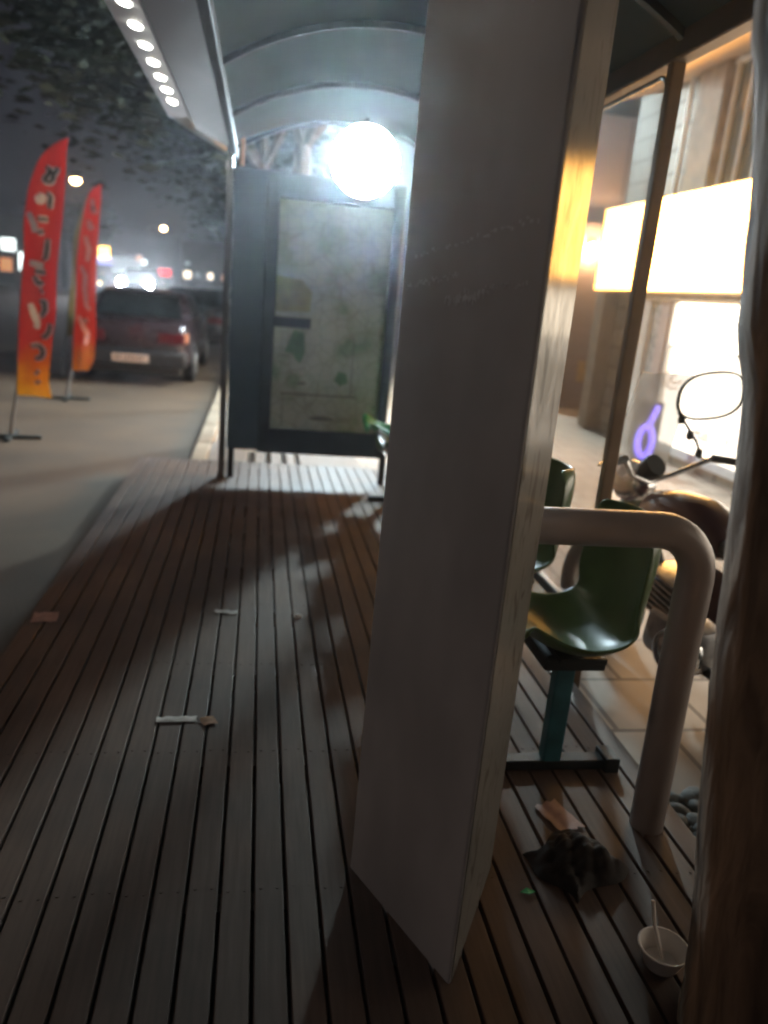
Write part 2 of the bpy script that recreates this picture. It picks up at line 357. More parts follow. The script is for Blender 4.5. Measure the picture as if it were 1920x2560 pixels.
M['streetwhite'] = lamp('warm_white_street_lamp', (1.0,.81,.65), 118)
M['sodium'] = lamp('sodium_lamp', (1.0,.55,.22), 130)
M['warmbulb'] = lamp('warm_bulb', (1.0,.66,.36), 2200)
M['headlamp'] = lamp('headlamp', (.85,.92,1.0), 1500)
M['headlampdim'] = lamp('headlamp_dim', (.9,.95,1.0), 8)
M['warmhead'] = lamp('warm_headlamp', (1.0,.72,.4), 5)
M['white_sign'] = lamp('white_shop_sign', (.85,.95,.92), 3.2)
M['dim_sign'] = lamp('dim_shop_sign', (.55,.75,.75), .28)
M['yellow_sign'] = lamp('yellow_shop_sign', (1.0,.6,.12), 6)
M['violet_sign'] = lamp('violet_shop_sign', (.45,.45,1.0), 1.0)
M['red_sign'] = lamp('red_shop_sign', (1.0,.03,.05), 1.6)
M['orange_sign'] = lamp('orange_shop_sign', (1.0,.35,.06), .7)
M['cream_sign'] = lamp('cream_shop_sign', (1.0,.85,.65), 2.6)

# outlines of the banners and of their lettering, metres (z, left x, right x) / (x, z)
FLAG_A= [(2.518, -1.712, -1.699), (2.461, -1.82, -1.708), (2.405, -1.886, -1.718), (2.348, -1.93, -1.723), (2.291, -1.967, -1.728), (2.235, -1.989, -1.734), (2.178, -2.009, -1.739), (2.121, -2.028, -1.744), (2.065, -2.043, -1.749), (2.008, -2.054, -1.754), (1.951, -2.064, -1.759), (1.895, -2.074, -1.764), (1.838, -2.082, -1.77), (1.781, -2.09, -1.776), (1.725, -2.095, -1.783), (1.668, -2.096, -1.789), (1.611, -2.097, -1.797), (1.555, -2.099, -1.804), (1.498, -2.104, -1.812), (1.441, -2.112, -1.82), (1.384, -2.121, -1.825), (1.328, -2.129, -1.829), (1.271, -2.133, -1.833), (1.214, -2.137, -1.836), (1.158, -2.141, -1.839), (1.101, -2.145, -1.842), (1.044, -2.149, -1.845), (0.988, -2.153, -1.851), (0.931, -2.158, -1.86), (0.874, -2.162, -1.87), (0.818, -2.167, -1.879), (0.761, -2.171, -1.885), (0.704, -2.176, -1.891), (0.648, -2.18, -1.897), (0.591, -2.185, -1.903), (0.534, -2.189, -1.908), (0.478, -2.194, -1.913), (0.421, -2.199, -1.918), (0.364, -2.203, -1.913), (0.308, -2.207, -1.905), (0.251, -2.207, -1.896)]
STROKES_A= [[(-1.89, 2.268), (-1.86, 2.243), (-1.84, 2.204), (-1.83, 2.174)], [(-1.86, 2.243), (-1.882, 2.194), (-1.909, 2.16), (-1.884, 2.137), (-1.841, 2.157), (-1.851, 2.192)], [(-1.84, 2.204), (-1.807, 2.248), (-1.801, 2.275)], [(-1.894, 2.051), (-1.866, 2.036), (-1.856, 2.005), (-1.873, 1.983), (-1.863, 1.958), (-1.874, 1.925)], [(-1.956, 2.021), (-1.929, 2.029), (-1.925, 1.988), (-1.947, 1.97), (-1.967, 1.994), (-1.956, 2.021)], [(-1.967, 1.831), (-1.882, 1.832)], [(-2.045, 1.876), (-2.015, 1.811), (-1.996, 1.76), (-1.998, 1.712)], [(-1.971, 1.714), (-1.923, 1.727)], [(-1.89, 1.669), (-1.901, 1.582), (-1.913, 1.51), (-1.941, 1.486)], [(-2.055, 1.454), (-1.98, 1.439), (-1.937, 1.437)], [(-2.014, 1.384), (-1.923, 1.376)], [(-2.021, 1.34), (-1.986, 1.271), (-1.952, 1.296)], [(-1.977, 1.211), (-1.955, 1.219)], [(-1.985, 1.122), (-1.936, 1.12), (-1.949, 1.069), (-1.933, 1.053), (-1.973, 1.0), (-1.952, 0.984)], [(-2.062, 1.099), (-2.033, 1.0), (-2.008, 0.929), (-2.015, 0.877)], [(-1.898, 0.932), (-1.906, 0.863), (-1.935, 0.815), (-1.974, 0.801)], [(-2.065, 0.719), (-2.004, 0.73), (-1.966, 0.698), (-1.962, 0.646), (-1.997, 0.609), (-2.035, 0.606)], [(-2.034, 0.49), (-2.007, 0.469)], [(-2.026, 0.403), (-2.015, 0.374)]]
FLAG_B= [(2.408, -1.923, -1.903), (2.353, -2.011, -1.905), (2.298, -2.054, -1.909), (2.244, -2.077, -1.913), (2.189, -2.1, -1.917), (2.134, -2.112, -1.924), (2.079, -2.124, -1.93), (2.024, -2.135, -1.936), (1.969, -2.146, -1.942), (1.915, -2.154, -1.947), (1.86, -2.162, -1.952), (1.805, -2.17, -1.957), (1.75, -2.177, -1.962), (1.695, -2.184, -1.967), (1.64, -2.19, -1.972), (1.586, -2.197, -1.977), (1.531, -2.203, -1.981), (1.476, -2.207, -1.983), (1.421, -2.211, -1.984), (1.366, -2.214, -1.986), (1.311, -2.218, -1.987), (1.257, -2.221, -1.989), (1.202, -2.225, -1.99), (1.147, -2.228, -1.992), (1.092, -2.231, -1.993), (1.037, -2.235, -1.994), (0.983, -2.238, -1.995), (0.928, -2.242, -1.996), (0.873, -2.245, -1.996), (0.818, -2.249, -1.997), (0.763, -2.252, -1.998), (0.708, -2.255, -1.999), (0.654, -2.258, -2.001), (0.599, -2.261, -2.005), (0.544, -2.263, -2.01), (0.489, -2.266, -2.014), (0.434, -2.269, -2.018), (0.379, -2.272, -2.022), (0.325, -2.274, -2.036), (0.27, -2.277, -2.066), (0.215, -2.28, -2.092)]
STROKES_B= [[(-2.017, 2.239), (-1.999, 2.09), (-1.958, 2.114)], [(-2.062, 2.002), (-2.043, 1.902), (-2.011, 1.946)], [(-2.106, 1.815), (-2.057, 1.675), (-2.08, 1.528)], [(-2.154, 1.469), (-2.104, 1.358), (-2.117, 1.209), (-2.1, 0.997), (-2.058, 0.957)], [(-2.197, 0.881), (-2.136, 0.734), (-2.095, 0.672), (-2.119, 0.538)], [(-2.008, 2.159), (-2.004, 2.109)], [(-2.124, 0.855), (-2.109, 0.802)]]
FLAG_C= [(2.476, -2.407, -2.382), (2.426, -2.473, -2.384), (2.375, -2.513, -2.387), (2.325, -2.537, -2.39), (2.275, -2.558, -2.393), (2.224, -2.576, -2.396), (2.174, -2.592, -2.399), (2.124, -2.607, -2.404), (2.073, -2.622, -2.408), (2.023, -2.637, -2.413), (1.973, -2.652, -2.417), (1.922, -2.666, -2.422), (1.872, -2.68, -2.426), (1.821, -2.691, -2.431), (1.771, -2.695, -2.435), (1.721, -2.699, -2.44), (1.67, -2.703, -2.445), (1.62, -2.707, -2.45), (1.57, -2.711, -2.456), (1.519, -2.715, -2.462), (1.469, -2.719, -2.467), (1.419, -2.722, -2.473), (1.368, -2.727, -2.479), (1.318, -2.732, -2.485), (1.268, -2.737, -2.49), (1.217, -2.742, -2.496), (1.167, -2.747, -2.502), (1.117, -2.752, -2.508), (1.066, -2.757, -2.513), (1.016, -2.762, -2.519), (0.966, -2.768, -2.525), (0.915, -2.773, -2.53), (0.865, -2.778, -2.536), (0.814, -2.783, -2.541), (0.764, -2.788, -2.547), (0.714, -2.794, -2.552), (0.663, -2.8, -2.558), (0.613, -2.806, -2.563), (0.563, -2.812, -2.569), (0.512, -2.818, -2.575), (0.462, -2.824, -2.578)]

def wb(mb, name, m, parent=None, smooth=20, **k):
    """build from world coordinates under a thing whose Empty stands at its base"""
    o = mb.build(name, m, parent, smooth, **k)
    if parent is not None:
        p = parent; off = Vector((0,0,0))
        while p is not None:
            off += p.location; p = p.parent
        o.location = -off
    return o

GZ = -.15        # road level
PZ = -.13        # pavement level
# ------------------------------------------------------------------ setting
def sheet(name, x0, x1, y0, y1, z, m):
    return structure(MB().add([(x0,y0,z),(x1,y0,z),(x1,y1,z),(x0,y1,z)], [(0,1,2,3)]).build(name, m, smooth=0))
sheet('ground', -400, 400, -400, 400, -.19, M['soil'])
sheet('road', -60, -.55, -30, 140, GZ, M['asphalt'])
sheet('pavement', -.40, 60, 6.62, 140, PZ, M['pavers'])
sheet('side_pavement', 1.42, 60, -30, 6.62, PZ-.004, M['pavers'])
kb = MB()
for i in range(50):
    kb.box((-.475, 6.9+i*1.0, -.12), (.148, .985, .16), bev=.02)
structure(kb.build('kerb', M['kerb']))
dk = MB()
for i in range(-11, 17):
    x = i*.0805
    y0 = -1.6; y = y0
    dz = random.uniform(-.0012, .0012)
    dk.box((x, (y0+6.44)/2, -.016+dz), (.0712, 6.44-y0, .032), bev=.003)
for k in range(14):
    dk.box((.2, -1.4+k*.6, -.066), (2.26, .06, .066))
for i in range(-11, 17):
    for k in range(14):
        for s in (-.02, .02):
            dk.lathe([(.0,.0),(.0042,.0),(.0042,.0016),(.0,.0012)], (i*.0805+s, -1.4+k*.6+.006*((i*7+k*3) % 3), .0002), 6)
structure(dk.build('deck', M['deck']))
# light concrete slabs with open joints just past the deck
sl = MB()
for x0, x1 in ((-.40,-.06),(.0,.09),(.145,.225),(.28,.36),(.40,.95)):
    sl.box(((x0+x1)/2, 7.06, -.10), (x1-x0, .86, .10), bev=.008)
structure(sl.build('paving_slabs', mat('pale_slabs', (.20,.17,.155), .8, 0, .15, 6, bump=.1)))
# stones of the planting strip beside the tree
st = MB(); rr = random.Random(4)
for i in range(260):
    x = rr.uniform(1.36, 1.75); y = rr.uniform(.7, 2.1); s = rr.uniform(.02, .055)
    Mx = RZ(rr.uniform(0,6)) @ RX(rr.uniform(-.4,.4))
    pr = [(0,-.5),(.6,-.42),(.95,-.1),(.9,.2),(.55,.42),(0,.5)]
    st.lathe([(r*s, h*s) for r, h in pr], (x, y, -.13+s*.3), 9, Mx @ Matrix.Diagonal((1, rr.uniform(.6,1), 1)))
tag(st.build('pebbles', M['stone'], smooth=60), kind='stuff')

# ------------------------------------------------------------------ bus shelter
S = thing('bus_shelter', 'grey barrel roofed bus shelter with a row of round lights along its left eave', 'bus shelter', (.56, 3.9, 0))
EL, ER, EH, RISE = -.21, 1.35, 2.36, .235
def roofz(x):
    t = (x-(EL+ER)/2)/((ER-EL)/2)
    return EH + RISE*(1-abs(t)**2.1)
xs = [EL+(ER-EL)*i/28 for i in range(29)]
r = MB()
ys = [1.72+ (6.02-1.72)*j/12 for j in range(13)]
r.loft([[(x, y, roofz(x)) for x in xs]+[(x, y, roofz(x)+.012) for x in reversed(xs)] for y in ys])
wb(r, 'roof', M['roof'], S)
for y in (1.74, 2.69, 3.77, 4.85, 5.93):
    b = MB()
    b.loft([[(x, y-.016, roofz(x)-.004), (x, y-.016, roofz(x)-.034), (x, y+.016, roofz(x)-.034), (x, y+.016, roofz(x)-.004)] for x in xs])
    wb(b, 'rib', M['darkframe'], S)
# eave beams
b = MB().box((EL-.012, 3.0, EH-.035), (.045, 6.1, .075), bev=.008); wb(b, 'eave_beam', M['eave'], S)
b = MB().box((ER+.012, 3.87, EH-.03), (.07, 4.36, .085), bev=.01); wb(b, 'eave_beam', M['eavebrown'], S)
# cantilevered light fascia on the road side
pr = [(-.245, 2.335), (-.49, 2.43), (-.515, 2.49), (-.50, 2.52), (-.245, 2.40)]
b = MB(); b.loft([[(x, y, z) for x, z in pr] for y in (.0, 5.98)]); wb(b, 'sloping_liner', M['slope'], S)
pr = [(-.518, 2.47), (-.68, 2.505), (-.70, 2.60), (-.66, 2.62), (-.505, 2.56)]
b = MB(); b.loft([[(x, y, z) for x, z in pr] for y in (.0, 6.05)])
b.loft([[(-.518,6.05,2.47),(-.68,6.05,2.505),(-.70,6.05,2.60),(-.505,6.05,2.56)], [(-.25,6.28,2.34),(-.30,6.30,2.35),(-.30,6.3,2.40),(-.25,6.28,2.40)]])
fas = wb(b, 'light_fascia', M['fascia'], S)
Md = RY(-.21)
yy = 5.417
while yy > 1.9:
    d = MB().lathe([(.0,-.010),(.024,-.010),(.028,-.006),(.030,.004),(.0,.004)], (-.588, yy, 2.485), 18, RY(.215))
    wb(d, 'downlight', M['led'], S); yy -= .295
# far road-side post and far gantry
b = MB().box((-.245, 5.86, 1.16), (.05, .05, 2.36), bev=.006); post = wb(b, 'post', M['steel'], S)
b = MB().box((-.165, 5.835, 2.31), (.028, .012, .185), bev=.004); wb(b, 'orange_strip', M['striporange'], S)  # narrow orange strip near the top of the post
b = MB().box((1.36, 5.86, 1.16), (.06, .06, 2.36), bev=.006); wb(b, 'post', M['darkframe'], S)
b = MB().box((1.36, 2.755, 1.11), (.05, .042, 2.46), bev=.006); wb(b, 'post', M['postbrown'], S)
b = MB().box((1.36, 4.3, .235), (.05, 3.05, .05), bev=.006); wb(b, 'mesh_rail', M['darkframe'], S)
# perforated back wall, rounded at its top corner
def corner_poly(y0, y1, z0, z1, rad, n=10):
    P = [(y0, z0), (y1, z0), (y1, z1)]
    for k in range(n+1):
        a = k/n*pi/2
        P.append((y0+rad-rad*sin(a), z1-rad+rad*cos(a)))
    return P
P = corner_poly(2.775, 5.83, .26, 2.262, .07)
b = MB().add([(1.36, y, z) for y, z in P], [tuple(range(len(P)))]); wb(b, 'perforated_back', M['mesh'], S, 0, recalc=False)
ed = [(1.352, y, z) for y, z in P[2:-1]]
b = MB().tube(ed, .009, 8); wb(b, 'edge_tube', M['steel'], S)

# end display board with the map, glare put into its pale colours
D = thing('map_board', 'black framed notice board with a pale green map at the far end of the deck', 'notice board', (.35, 5.9, 0))
pp = 5.90
b = MB().box((-.055, pp, 1.22), (.32, .05, 1.99), bev=.008); wb(b, 'side_panel', M['darkpanel'], D)
b = MB()
b.box((.06, pp-.004, 1.21), (.09, .075, 2.0), bev=.008); b.box((.965, pp-.004, 1.21), (.075, .075, 2.0), bev=.008)
b.box((.5145, pp-.004, .305), (.826, .07, .19), bev=.006); b.box((.5145, pp-.004, 2.125), (.826, .07, .17), bev=.006)
wb(b, 'frame', M['darkframe'], D)
b = MB().box((.515, pp+.005, 1.22), (.824, .03, 1.64)); mp_ = wb(b, 'map_sheet', M['map'], D, 0)
b = MB().box((.235, pp-.0165, 1.195), (.275, .006, .075), bev=.02); wb(b, 'dark_label', M['darkframe'], D)
# map legend outline and coloured patches printed on the sheet
def patch(pts, name, m):
    b = MB(); n = len(pts); b.add([(x, pp-.0115, z) for x, z in pts]+[(x, pp-.0098, z) for x, z in pts], [tuple(range(n)), tuple(range(n, 2*n))[::-1]]+[(i, (i+1) % n, (i+1) % n+n, i+n) for i in range(n)])
    return wb(b, name, m, D, 0)
gm = mat('map_green', (.09,.17,.07), .6, 0, .3, 12); om = mat('map_olive', (.24,.23,.09), .6, 0, .3, 9); lm = mat('map_line', (.13,.13,.09), .6, 0, .2, 9)
patch([(.19,.98),(.25,1.14),(.33,1.12),(.34,.98),(.31,.90),(.27,.93),(.25,.97)], 'green_area', gm)
patch([(.57,.79),(.60,.86),(.66,.85),(.68,.78),(.62,.75)], 'green_area', gm)
patch([(.105,1.27),(.105,1.52),(.29,1.50),(.37,1.42),(.36,1.28)], 'olive_area', om)
patch([(.17,.665),(.75,.665),(.75,.677),(.17,.677)], 'legend_line', lm)
patch([(.19,.42),(.195,.42),(.195,.665),(.19,.665)], 'legend_line', lm)
patch([(.70,.677),(.708,.677),(.708,1.12),(.70,1.12)], 'legend_line', lm)
patch([(.40,.50),(.50,.515),(.58,.50),(.60,.485),(.52,.475),(.42,.48)], 'caption_mark', lm)
patch([(.30,.76),(.36,.765),(.36,.745),(.30,.742)], 'caption_mark', lm)
for x in (-.18, 1.0):
    b = MB().box((x, pp, .11), (.05, .04, .26), bev=.004); wb(b, 'leg', M['darkframe'], D)

# ------------------------------------------------------------------ wedge shaped column
C = thing('support_column', 'tall wedge shaped column of scuffed grey sheet metal rising through the deck', 'column', (.475, 1.5, 0))
A = Vector((.471,1.294)); Lc = Vector((.291,1.674)); Rc = Vector((.672,1.655))
def rounded(P, rad, n=5):
    out = []
    for i in range(len(P)):
        p0, p, p2 = P[i-1], P[i], P[(i+1) % len(P)]
        a = p+(p0-p).normalized()*rad; b = p+(p2-p).normalized()*rad
        for k in range(n+1):
            t = k/n; out.append((1-t)**2*a+2*t*(1-t)*p+t*t*b)
    return out
poly = [tuple(v) for v in rounded([A, Rc, Vector((.62,1.70)), Vector((.345,1.715)), Lc], .012)]
b = MB().prism(poly, -.12, 3.4); colo = wb(b, 'sheet_metal_body', M['column'], C, 40)
# brushed steel strip folded over the right-hand face
n_ = Vector(((Rc-A).y, -(Rc-A).x)).normalized()
a0 = A.lerp(Rc, .022)+n_*.0006; a1 = A.lerp(Rc, .978)+n_*.0006
b = MB(); b.prism([tuple(a0), tuple(a1), tuple(a1+n_*.0014), tuple(a0+n_*.0014)], -.05, 3.4); wb(b, 'steel_face', M['steelface'], C, 0)
# pale scuffs across the broad face
nl = Vector((-(Lc-A).y, (Lc-A).x)).normalized()
if nl.x > 0: nl = -nl
def scuff(t0, t1, z0, z1, th, seed):
    rr = random.Random(seed); b = MB(); n = 40
    for i in range(n):
        if rr.random() < .28: continue
        ta, tb = t0+(t1-t0)*i/n, t0+(t1-t0)*(i+rr.uniform(.6,1.1))/n
        za = z0+(z1-z0)*i/n+rr.uniform(-.006,.006); h = th*rr.uniform(.3,1.2)
        pa = Lc.lerp(A, ta)+nl*.0006; pb = Lc.lerp(A, tb)+nl*.0006
        qa = pa+nl*.0006; qb = pb+nl*.0006
        b.add([(pa.x,pa.y,za-h),(pb.x,pb.y,za-h),(pb.x,pb.y,za+h),(pa.x,pa.y,za+h),(qa.x,qa.y,za-h),(qb.x,qb.y,za-h),(qb.x,qb.y,za+h),(qa.x,qa.y,za+h)],
              [(0,1,2,3),(4,7,6,5),(0,4,5,1),(1,5,6,2),(2,6,7,3),(3,7,4,0)])
    return b
sm = mat('chalky_scuff', (.97,.94,.92), .7, 0, .3, 60)
wb(scuff(.36,.64,1.452,1.464,.0085,1), 'scuff', sm, C, 0); wb(scuff(.05,.45,1.47,1.50,.0035,2), 'scuff', sm, C, 0)
wb(scuff(.5,.9,1.468,1.49,.0040,5), 'scuff', sm, C, 0); wb(scuff(.1,.95,1.535,1.60,.0032,9), 'scuff', sm, C, 0)

# ------------------------------------------------------------------ bent guard rail
T = thing('guard_rail', 'thick bent tube guard rail beside the wedge column, painted grey brown', 'guard rail', (.95, 1.80, 0))
R_ = .05; zc = .918; xe = 1.19
pts = [(.60,1.80,-.14),(.60,1.80,.72)]
for k in range(9):
    a = k/8*pi/2; pts.append((.60+.11-.11*cos(a), 1.80, zc-.11+.11*sin(a)))
for k in range(9):
    a = k/8*pi/2; pts.append((xe-.13+.13*sin(a), 1.80, zc-.13+.13*cos(a)))
pts += [(xe,1.80,.5),(xe+.01,1.80,-.14)]
wb(MB().tube(pts, .049, 22), 'bent_tube', M['rail'], T, 60)


# ------------------------------------------------------------------ bench of green shell seats
Bn = thing('waiting_bench', 'row of green plastic shell seats on one beam inside the shelter', 'bench', (1.0, 3.9, 0))
b = MB().box((1.0, 3.85, .412), (.20, 3.66, .05), bev=.008); wb(b, 'beam', M['black_metal'], Bn)
def seat_mesh():
    """bucket shell: swept profile, facing -x; local origin at its bolt on the beam"""
    prof = [(-.235,.055,.92),(-.225,.10,1.0),(-.20,.095,1.0),(-.12,.045,1.0),(-.03,.020,1.0),(.06,.035,1.0),(.115,.085,.99),(.145,.16,.98),(.165,.26,.96),(.178,.35,.92),(.182,.41,.82),(.180,.435,.62)]
    n = 15; W = .215
    top = []
    for (x, z, w) in prof:
        row = []
        for k in range(n):
            t = -1+2*k/(n-1); lift = abs(t)**3
            onback = min(max((z-.06)/.12, 0), 1) if x > .06 else 0
            row.append((x - lift*.085*onback, t*W*w, z + lift*.06*(1-onback)))
        top.append(row)
    b = MB(); vs = [p for row in top for p in row]; m_ = len(top)
    N_ = []
    for i in range(m_):
        for k in range(n):
            pu = Vector(top[min(i+1,m_-1)][k])-Vector(top[max(i-1,0)][k]); pv = Vector(top[i][min(k+1,n-1)])-Vector(top[i][max(k-1,0)])
            N_.append(pu.cross(pv).normalized())
    off = [Vector(p)-nn*.014*(1 if nn.z*1 >= 0 or True else -1) for p, nn in zip(vs, N_)]
    f = []; Z = n*m_
    for i in range(m_-1):
        for k in range(n-1):
            a = i*n+k; f.append((a, a+1, a+n+1, a+n)); f.append((a+Z, a+n+Z, a+n+1+Z, a+1+Z))
    edge = [k for k in range(n)]+[i*n+n-1 for i in range(1,m_)]+[(m_-1)*n+k for k in range(n-2,-1,-1)]+[i*n for i in range(m_-2,0,-1)]
    for i in range(len(edge)):
        a, c = edge[i], edge[(i+1) % len(edge)]; f.append((a, a+Z, c+Z, c))
    b.add(vs+off, f); return b
seat0 = None
for k in range(6):
    y = 2.08+k*.66
    if seat0 is None:
        o = seat_mesh().build('seat', M['green'], Bn, 60); seat0 = o
    else:
        o = seat0.copy(); col.objects.link(o); o.parent = Bn
    if k == 5:
        o.data = o.data.copy(); o.data.materials[0] = M['brightgreen']; o['label'] = 'seat at the far end, its green lightened as if lit'  # this seat's brightness is put into its colour
    if k == 0:
        md = o.modifiers.new('smooth', 'SUBSURF'); md.levels = 1; md.render_levels = 2
    o.location = Vector((1.0, y, .452))-Vector(Bn.location)
    w = MB().box((1.0, y, .445), (.15, .22, .02), bev=.004); wb(w, 'seat_bracket', M['black_metal'], Bn)
for y in (2.10, 3.75, 5.38):
    b = MB().box((1.0, y, .195), (.062, .05, .39), bev=.006); wb(b, 'leg', M['teal'], Bn)
    b = MB().box((1.03, y, .018), (.40, .055, .034), bev=.006); b.box((1.205, y-.0, .0), (.05, .09, .10), bev=.005); wb(b, 'foot_bar', M['black_metal'], Bn)

# ------------------------------------------------------------------ foreground tree growing through the deck edge
TR = thing('tree', 'rough barked tree trunk leaning in close beside the deck boards', 'tree', (1.07, 1.05, -.15))
def bark_tube(pts, rad, n, seed, amp):
    rr = random.Random(seed); ph = [(rr.uniform(0,6.3), rr.randint(3,9), rr.uniform(.4,1)) for _ in range(7)]
    rings = []
    for i, p in enumerate(pts):
        ring = []
        for k in range(n):
            a = 2*pi*k/n
            d = sum(w*sin(a*f+q+i*.13*(f-5)+.7*sin(i*.31+q)) for q, f, w in ph)/7
            d += .5*sin(i*.47+a*2)*.5 + rr.uniform(-.25,.25)
            rr_ = rad[i]*(1+amp*d)
            ring.append((p[0]+rr_*cos(a), p[1]+rr_*sin(a), p[2]))
        rings.append(ring)
    return MB().loft(rings)
zz = [-.15+3.6*i/90 for i in range(91)]
edge_pts = [(-.2,.925),(.143,.890),(.485,.835),(.805,.788),(.954,.772),(1.174,.745),(1.31,.726),(1.395,.706),(1.424,.686),(1.486,.680),(1.569,.670),(1.635,.665),(1.723,.648),(1.791,.634),(1.846,.612),(3.6,.37)]
def edge_at(z):
    for (a,c),(d,e) in zip(edge_pts, edge_pts[1:]):
        if a <= z <= d: return c+(e-c)*(z-a)/(d-a)
    return edge_pts[-1][1]
rad = [.215-.012*z+.012*max(0,.25-z) for z in zz]
wb(bark_tube([(edge_at(z)+.233, 1.06, z) for z in zz], rad, 56, 3, .032), 'trunk', M['bark'], TR, 60)
def leaf_cloud(b, c, R, n, size, rr, clumps=26):
    cs = []
    for _ in range(clumps):
        while True:
            v = Vector((rr.uniform(-1,1), rr.uniform(-1,1), rr.uniform(-1,1)))
            if .25 < v.length < 1: break
        cs.append((Vector((c[0]+v.x*R[0], c[1]+v.y*R[1], c[2]+v.z*R[2])), rr.uniform(.22,.42)*min(R)))
    for i in range(n):
        cc, cr = cs[i % clumps]
        v = Vector((rr.gauss(0,.5), rr.gauss(0,.5), rr.gauss(0,.42)))*cr*1.3
        p = cc+v; s = size*rr.uniform(.6,1.4)
        Mx = Matrix.Rotation(rr.uniform(0,6.28),3,'Z') @ Matrix.Rotation(rr.uniform(-1.2,1.2),3,'X')
        q = [Mx @ Vector(t) for t in ((-s,0,0),(-.2*s,-.42*s,.1*s),(s,0,0),(-.2*s,.42*s,.1*s))]
        b.add([p+t for t in q], [(0,1,2,3)])
    return cs
def limbs(b, start, cs, r0, rr):
    for cc, cr in cs[::3]:
        mid = start.lerp(cc, .5)+Vector((rr.uniform(-.2,.2), rr.uniform(-.2,.2), rr.uniform(0,.25)))
        b.tube([start, start.lerp(mid,.5)+Vector((0,0,.08)), mid, cc], [r0, r0*.75, r0*.5, r0*.15], 6)
rr = random.Random(12); lc = MB(); cs = leaf_cloud(lc, (.55,1.0,4.9), (1.5,1.5,1.1), 1800, .10, rr, 18)
lb = MB(); limbs(lb, Vector((.56,1.06,3.4)), cs, .08, rr); wb(lb, 'limb', M['bark'], TR); wb(lc, 'crown', M['leaf'], TR, 0, recalc=False)

def street_tree(label, x, y, h, c, R, n, seed, lm, group, size=.11, tr=.13, gz=PZ):
    t = thing('street_tree', label, 'tree', (x, y, gz), 0, group)
    rr = random.Random(seed); z = [gz+(h-gz)*i/16 for i in range(17)]
    wb(bark_tube([(x+.06*sin(i*.4+seed), y, zq) for i, zq in enumerate(z)], [tr*(1-.4*i/16) for i in range(17)], 16, seed, .06), 'trunk', M['barkfar'], t, 60)
    lc = MB(); cs = leaf_cloud(lc, c, R, n, size, rr)
    lb = MB(); limbs(lb, Vector((x+.06*sin(16*.4+seed), y, h-.05)), cs, tr*.55, rr)
    wb(lb, 'limb', M['barkfar'], t); wb(lc, 'crown', lm, t, 0, recalc=False)
    return t
street_tree('leafy street tree right behind the map board, its leaves lit by the floodlight', .42, 8.7, 2.9, (.2,8.6,4.5), (2.6,2.2,1.6), 15000, 5, M['leaf'], 'street trees', .10, .14)
street_tree('dark tree overhanging the road beyond the round shelter lights', -.1, 13.2, 3.2, (-2.2,12.2,6.4), (4.6,3.4,2.8), 16000, 8, M['leafdim'], 'street trees', .14, .15)
street_tree('dim tree far down the kerb past the parked cars', -.05, 24, 3.2, (-.6,24,5.2), (3.2,3,2.2), 5000, 9, M['leafdim'], 'street trees', .16, .15)
street_tree('small tree glowing brown under the orange street lamp', -8.4, 40.6, 2.3, (-8.3,40.8,3.6), (1.3,1.2,1.3), 2500, 10, M['leafdim'], 'street trees', .12, .10, GZ)
